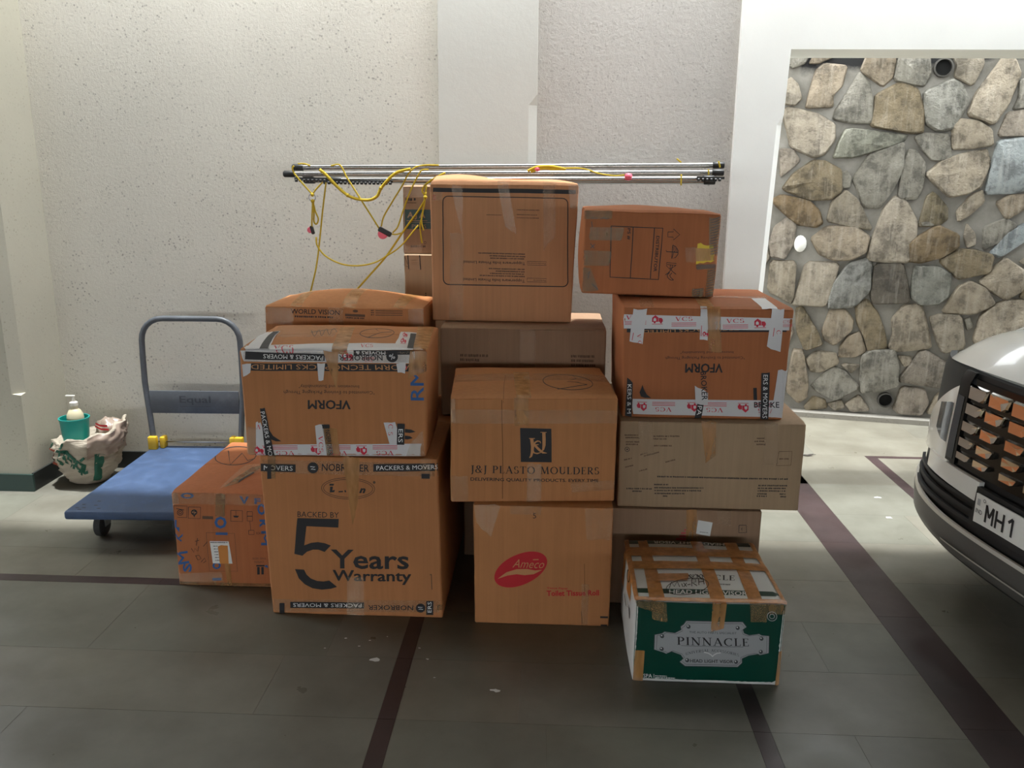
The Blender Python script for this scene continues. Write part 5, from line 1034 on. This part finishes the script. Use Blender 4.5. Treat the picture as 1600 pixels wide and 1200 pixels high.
RA = [[(-1.198,1.714),(-1.167,1.715),(-1.14,1.706)],[(-1.217,1.705),(-1.225,1.694),(-1.219,1.673),(-1.201,1.649),(-1.166,1.608),(-1.134,1.572)],[(-1.082,1.63),(-1.111,1.602),(-1.131,1.578)],[(-1.134,1.542),(-1.137,1.506),(-1.141,1.464),(-1.144,1.418)],[(-1.133,1.533),(-1.125,1.494),(-1.112,1.458),(-1.122,1.433),(-1.134,1.446),(-1.132,1.482),(-1.133,1.524)],[(-1.066,1.63),(-1.088,1.501),(-1.128,1.249),(-1.174,1.081)],[(-1.094,1.689),(-1.065,1.665),(-1.017,1.615),(-0.964,1.571),(-0.915,1.553),(-0.859,1.55),(-0.821,1.569),(-0.802,1.605),(-0.758,1.653),(-0.72,1.68),(-0.659,1.695)],[(-1.038,1.707),(-0.995,1.71),(-0.966,1.657),(-0.937,1.61),(-0.885,1.527),(-0.817,1.418)],[(-0.807,1.425),(-0.793,1.473),(-0.748,1.546),(-0.697,1.624),(-0.671,1.671),(-0.634,1.704),(-0.585,1.713),(-0.524,1.713)],[(-0.752,1.396),(-0.726,1.426),(-0.7,1.498),(-0.661,1.595),(-0.623,1.666),(-0.604,1.69),(-0.573,1.693)],[(-0.755,1.39),(-0.733,1.389),(-0.702,1.398)],[(-1.125,1.372),(-1.121,1.329),(-1.082,1.28),(-1.008,1.244),(-0.926,1.236),(-0.844,1.252),(-0.786,1.284),(-0.713,1.334),(-0.627,1.433)],[(-0.957,1.097),(-0.871,1.19),(-0.786,1.284),(-0.702,1.401),(-0.619,1.511),(-0.591,1.565),(-0.605,1.595),(-0.587,1.625),(-0.543,1.655),(-0.494,1.679)],[(-0.584,1.619),(-0.597,1.541),(-0.607,1.481),(-0.618,1.433),(-0.615,1.378),(-0.61,1.348)],[(-0.587,1.589),(-0.597,1.529),(-0.611,1.457),(-0.602,1.409)]]
RB = [[(-0.106,1.69),(-0.065,1.708),(-0.009,1.713),(0.04,1.707),(0.075,1.698)],[(-0.092,1.687),(-0.037,1.703),(0.026,1.7),(0.068,1.703)],[(0.04,1.703),(0.151,1.704),(0.235,1.681),(0.305,1.672),(0.353,1.675)],[(0.597,1.752),(0.619,1.735)],[(0.622,1.681),(0.624,1.63)],[(0.793,1.743),(0.802,1.713)],[(0.748,1.705),(0.751,1.679)]]
def rope(pts, r, ys=4.05):
    P = []
    for x, z in pts: P.append((x, ys, z))
    return MB().tube(spline(P, 5), r, 6).build('rope', M['rope'], dr, True)
for i, p in enumerate(RA): rope(p, .0078 if i == 6 else (.0052 if i == 12 else .0040), 4.045-.002*(i % 4))
for i, p in enumerate(RB): rope(p, .0075 if i < 2 else .004, 4.095 if i > 2 else 4.085)
def ringmb(cx, cz, y, R, r): return MB().tube([(cx+R*math.cos(2*PI*k/18), y, cz+R*math.sin(2*PI*k/18)) for k in range(18)], r, 6, closed=True)
ringmb(-1.137, 1.559, 4.045, .016, .0028).build('metal_ring', M['zinc'], dr, True)
for x, z in (RA[1][-1], RA[3][0], RA[6][3], RA[6][7], RA[12][5]): MB().lathe([(0, -.010), (.007, -.007), (.010, 0), (.007, .007), (0, .010)], 10).build('knot', M['rope'], dr, True).location = (x, 4.04, z)
def pulley(x, z, tilt, s=1.0, small=False):
    h = MB().bevbox((-.034*s, -.012, -.012*s), (.034*s, .012, .012*s), .006, 2).build('pulley_housing', M['blk'], dr, True, 40); h.location = (x, 4.045, z); h.rotation_euler = (0, tilt, 0)
    w = MB().tube([(-.004*s, -.010, -.014*s), (-.004*s, -.006, -.014*s), (-.004*s, .006, -.014*s), (-.004*s, .010, -.014*s)], [.020*s, .024*s, .024*s, .020*s], 20).build('pulley_wheel', M['pink'], h, True, 40)
pulley(-.790, 1.400, math.radians(28)); pulley(-1.144, 1.405, math.radians(75), .62)
k = MB().lathe([(0, -.018), (.014, -.014), (.02, 0), (.016, .012), (0, .018)], 14).build('pink_knot', M['pink'], dr, True); k.location = (.374, 4.10, 1.668)
MB().lathe([(0, -.012), (.012, -.009), (.018, 0), (.012, .009), (0, .012)], 14).build('pink_knot', M['pink'], dr, True).location = (-.06, 4.09, 1.70)

# ---- scrap lying on the bright floor
V = []; F = []
for i in range(7):
    t = i/6; y = .012*math.sin(PI*t); V += [(-.035+.07*t, -y, .003+.010*abs(t-.5)), (-.035+.07*t, 0, .0012+.004*abs(t-.5)), (-.035+.07*t, y, .004+.012*abs(t-.5))]
    if i: a = 3*i; F += [(a-3, a, a+1, a-2), (a-2, a+1, a+2, a-1)]
lf = tag(empty('dead_leaf', (1.637, 4.99, 0), .3), 'small dark curled leaf on the pale floor, right of the long beige box', 'leaf')
M['leaf'] = plain('dark_leaf', srgb(46, 38, 32), .8); mesh_obj('leaf_blade', V, F, M['leaf'], lf, True); MB().tube([(.034, 0, .006), (.055, .004, .003)], .0012, 5).build('leaf_stalk', M['leaf'], lf)

# ================================================================ CAR FRONT
M['paint'] = plain('white_car_paint', srgb(232, 232, 226), .22, 0, .5, 1, .6); M['trimblk'] = plain('gloss_black_trim', srgb(14, 15, 17), .18); M['mattblk'] = plain('matt_black_trim', srgb(26, 27, 29), .55); M['chrome'] = plain('dark_chrome', srgb(226, 222, 214), .06, 1); M['satin'] = plain('satin_silver', srgb(212, 208, 198), .3, .1); M['skid'] = plain('grey_skid_trim', srgb(92, 90, 86), .4)
M['lens'] = plain('lamp_lens', srgb(70, 76, 84), .05, 0, .8); M['plate'] = plain('number_plate', srgb(232, 232, 226), .4); M['tyre'] = plain('tyre_rubber', srgb(30, 30, 31), .7); M['alloy'] = plain('alloy_wheel', srgb(150, 152, 156), .3, .8)
car = tag(empty('car', (1.666, 2.681, 0), math.radians(99.3)), 'white car with a black grille and chrome inserts, nose in from the right edge', 'car')
def nose(w): return -.12*(abs(w)/.8)**4                       # plan of the nose: how far it recedes towards the corners
def prof(z):                                                  # side profile of the nose
    K = [(.16, -.06), (.24, .0), (.30, .035), (.40, .045), (.48, .02), (.58, .012), (.70, .006), (.92, -.012), (.955, -.03), (1.0, -.10), (1.03, -.22)]
    for (z0, f0), (z1, f1) in zip(K[:-1], K[1:]):
        if z <= z1: return f0+(f1-f0)*(max(z, z0)-z0)/(z1-z0)
    return K[-1][1]
def skin(nm, mat, w0, w1, z0, z1, out=0, nw=24, nz_=8, zf=None, parent=car, thick=0, smooth=True):
    """panel following the nose; zf(w) -> (zlo, zhi) may bend its edges"""
    V = []; m = nw+1
    for layer in ((0, 1) if thick else (0,)):
        for j in range(nz_+1):
            for i in range(nw+1):
                w = w0+(w1-w0)*i/nw; lo, hi = zf(w) if zf else (z0, z1); z = lo+(hi-lo)*j/nz_
                V.append((w, nose(w)+prof(z)+out-layer*thick, z))
    K = m*(nz_+1); F = [(j*m+i, (j+1)*m+i, (j+1)*m+i+1, j*m+i+1) for j in range(nz_) for i in range(nw)]
    if thick:
        rim = list(range(m))+[j*m+nw for j in range(1, nz_+1)]+[nz_*m+i for i in range(nw-1, -1, -1)]+[j*m for j in range(nz_-1, 0, -1)]
        F += [(rim[i], rim[(i+1) % len(rim)], K+rim[(i+1) % len(rim)], K+rim[i]) for i in range(len(rim))]
        F += [(K+j*m+i, K+j*m+i+1, K+(j+1)*m+i+1, K+(j+1)*m+i) for j in range(nz_) for i in range(nw)]
    return mesh_obj(nm, V, F, M[mat], parent, smooth, 35)
E2 = .90
skin('bumper_core', 'mattblk', -E2, E2, .2, .95, -.012, 60, 16, thick=.03)
grille = skin('grille_panel', 'trimblk', -.455, .455, .60, .935, .004, 30, 8, thick=.012)
for row in range(5):
    zc = (.888, .826, .758, .697, .643)[row]; hh = (.021, .018, .016, .014, .011)[row]
    for col_ in range(7):
        w = -.345+col_*.1225-(.004*row if col_ == 6 else 0)+(.004*row if col_ == 0 else 0); wd = .050-.002*row
        wo = w+(.010*row*(1 if w > 0 else -1) if abs(w) > .2 else 0)*.6
        V = []
        for dx, dz, o in ((-1, .75, .012), (-.88, 1, .012), (1, 1, .012), (.78, -1, .012), (-.6, -1, .012), (-.92, -.5, .012)):
            ww = wo+dx*wd*(1 if True else 1); z = zc+dz*hh; V.append((ww, nose(ww)+prof(z)+.018+.006*(dz < 0), z))
        n = 6; cw = sum(v[0] for v in V)/n; cz = sum(v[2] for v in V)/n
        V2 = [(v[0]+(v[0]-cw)*.12, v[1]-.016, v[2]+(v[2]-cz)*.25) for v in V]
        V.append((cw, sum(v[1] for v in V[:6])/6-.001, cz))
        F = [(i, (i+1) % n, 6) for i in range(n)]+[(i, 7+i, 7+(i+1) % n, (i+1) % n) for i in range(n)]
        mesh_obj('grille_insert', V+V2, F, M['chrome'], grille)
for s in (1, -1):
    sg = lambda a, b: (a, b) if s > 0 else (-b, -a)
    q = sg(.512, .90); skin('bumper_corner', 'paint', q[0], q[1], .55, .93, .006, 22, 10, zf=lambda w: (.585-.10*max(0, (abs(w)-.62)), .90-.85*max(0, abs(w)-.50)**1.25), thick=.012)
    q = sg(.275, .66); skin('bumper_bar', 'paint', q[0], q[1], .515, .59, .016, 14, 3, zf=lambda w: (.512+.03*max(0, abs(w)-.3), .586+.02*max(0, abs(w)-.45)), thick=.02)
    q = sg(.452, .522); skin('running_lamp', 'trimblk', q[0], q[1], .6, .95, .012, 4, 10, zf=lambda w: (.597, .955), thick=.012)
    q = sg(.470, .516); skin('lamp_glass', 'lens', q[0], q[1], .61, .86, .0135, 4, 8)
    q = sg(.545, .66); skin('headlamp', 'lens', q[0], q[1], .66, .80, .0085, 8, 6, zf=lambda w: (.655+.5*max(0, abs(w)-.60), .815-.25*max(0, abs(w)-.56)))
skin('lower_trim', 'skid', -E2, E2, .225, .385, .006, 50, 6, zf=lambda w: (.235+.07*(abs(w)/.8)**3, .375+.04*(abs(w)/.8)**3), thick=.012)
skin('silver_lip', 'satin', -E2, E2, .38, .40, .012, 50, 3, zf=lambda w: (.375+.045*(abs(w)/.8)**3, .392+.045*(abs(w)/.8)**3), thick=.012)
for z in (.43, .465, .5): skin('intake_rib', 'mattblk', -.86, .86, z-.006, z+.006, .008, 40, 2, thick=.015)
skin('skid_slot', 'satin', -.45, .45, .285, .295, .0095, 20, 1)
pl_ = skin('plate_holder', 'mattblk', -.275, .275, .435, .572, .022, 10, 3, thick=.02)
V = [(w, nose(w)+.052+o, z) for o in (0, -.006) for w, z in ((-.25, .446), (.25, .446), (.25, .557), (-.25, .557))]
npl = mesh_obj('number_plate', V, [(0, 3, 2, 1), (4, 5, 6, 7), (0, 1, 5, 4), (1, 2, 6, 5), (2, 3, 7, 6), (3, 0, 4, 7)], M['plate'], car)
ar = Art(lambda x, y, off: Vector((.25-x, .0525, .557-y)))
def stroke(x, pts, w=.0105): ar.line('ink', [(x+p[0]*.036, .023+(1-p[1])*.065) for p in pts], w)
for p in ([(0, 0), (0, 1)], [(0, 1), (.5, .35)], [(.5, .35), (1, 1)], [(1, 1), (1, 0)]): stroke(.063, p)
for p in ([(0, 0), (0, 1)], [(1, 0), (1, 1)], [(0, .5), (1, .5)]): stroke(.116, p)
for p in ([(0, .72), (.55, 1)], [(.55, 1), (.55, 0)]): stroke(.176, p)
ar.txt('ink', 'IND', .026, .062, .034, .016); ar.rect('silver', .012, .016, .028, .040); ar.ell('ink', .048, .014, .006, .006, 0, 10, .002); ar.flush('plate_lettering', npl)
# bonnet, wings, windscreen base
def bonnet_pt(w, t): # t 0 = leading edge, 1 = windscreen
    k = (1-abs(w/.84)**3.2); y = nose(w*.93)*1.6-.02-t*.95; z = .925+(.05+.14*t)*max(0, k)**.6+.12*(1-(1-min(1, t*4))**2)*(.55+.45*k)
    return (w*(1+.02*t), y, z)
V = []; nw, nt = 40, 20; m = nw+1
for j in range(nt+1):
    for i in range(nw+1): V.append(bonnet_pt(-.80+1.60*i/nw, (j/nt)**1.6))
F = [(j*m+i, (j+1)*m+i, (j+1)*m+i+1, j*m+i+1) for j in range(nt) for i in range(nw)]
mesh_obj('bonnet', V, F, M['paint'], car, True)
for s in (1, -1):
    V = []; m = 13; L2 = 10
    for j in range(L2+1):
        z = .30+j*(.66/L2)
        for i in range(m):
            t = i/(m-1); y = nose(.9)-.02-t*1.05; V.append((s*(.885+.03*math.sin(PI*min(1, t*1.5))*(1 if z < .8 else .5)-.06*max(0, (z-.75)/.2)), y, z+(.12*min(1, t*3) if j == L2 else 0)))
    F = []
    for j in range(L2):
        for i in range(m-1):
            t = (i+.5)/(m-1); z = .30+(j+.5)*(.66/L2); y = nose(.9)-.02-t*1.05
            if math.hypot(y+.72, z-.36) < .38: continue
            F.append((j*m+i, j*m+i+1, (j+1)*m+i+1, (j+1)*m+i))
    mesh_obj('front_wing', V, F, M['paint'], car, True)
    wb = MB(); x0, x1 = (s*.70, s*.90) if s > 0 else (-.90, -.70)
    wb.tube([(x0, -.72, .34), (x0+.02, -.72, .34), (x1-.02, -.72, .34), (x1, -.72, .34)], [.31, .34, .34, .31], 36); ty = wb.build('tyre', M['tyre'], car, True, 40)
    MB().tube([(s*.895, -.72, .34), (s*.905, -.72, .34)], [.215, .2], 30).build('wheel_rim', M['alloy'], ty, True, 40)
mb = MB(); mb.box((-.68, -1.05, .22), (.68, -.12, .62)); mb.build('underbody', M['mattblk'], car)
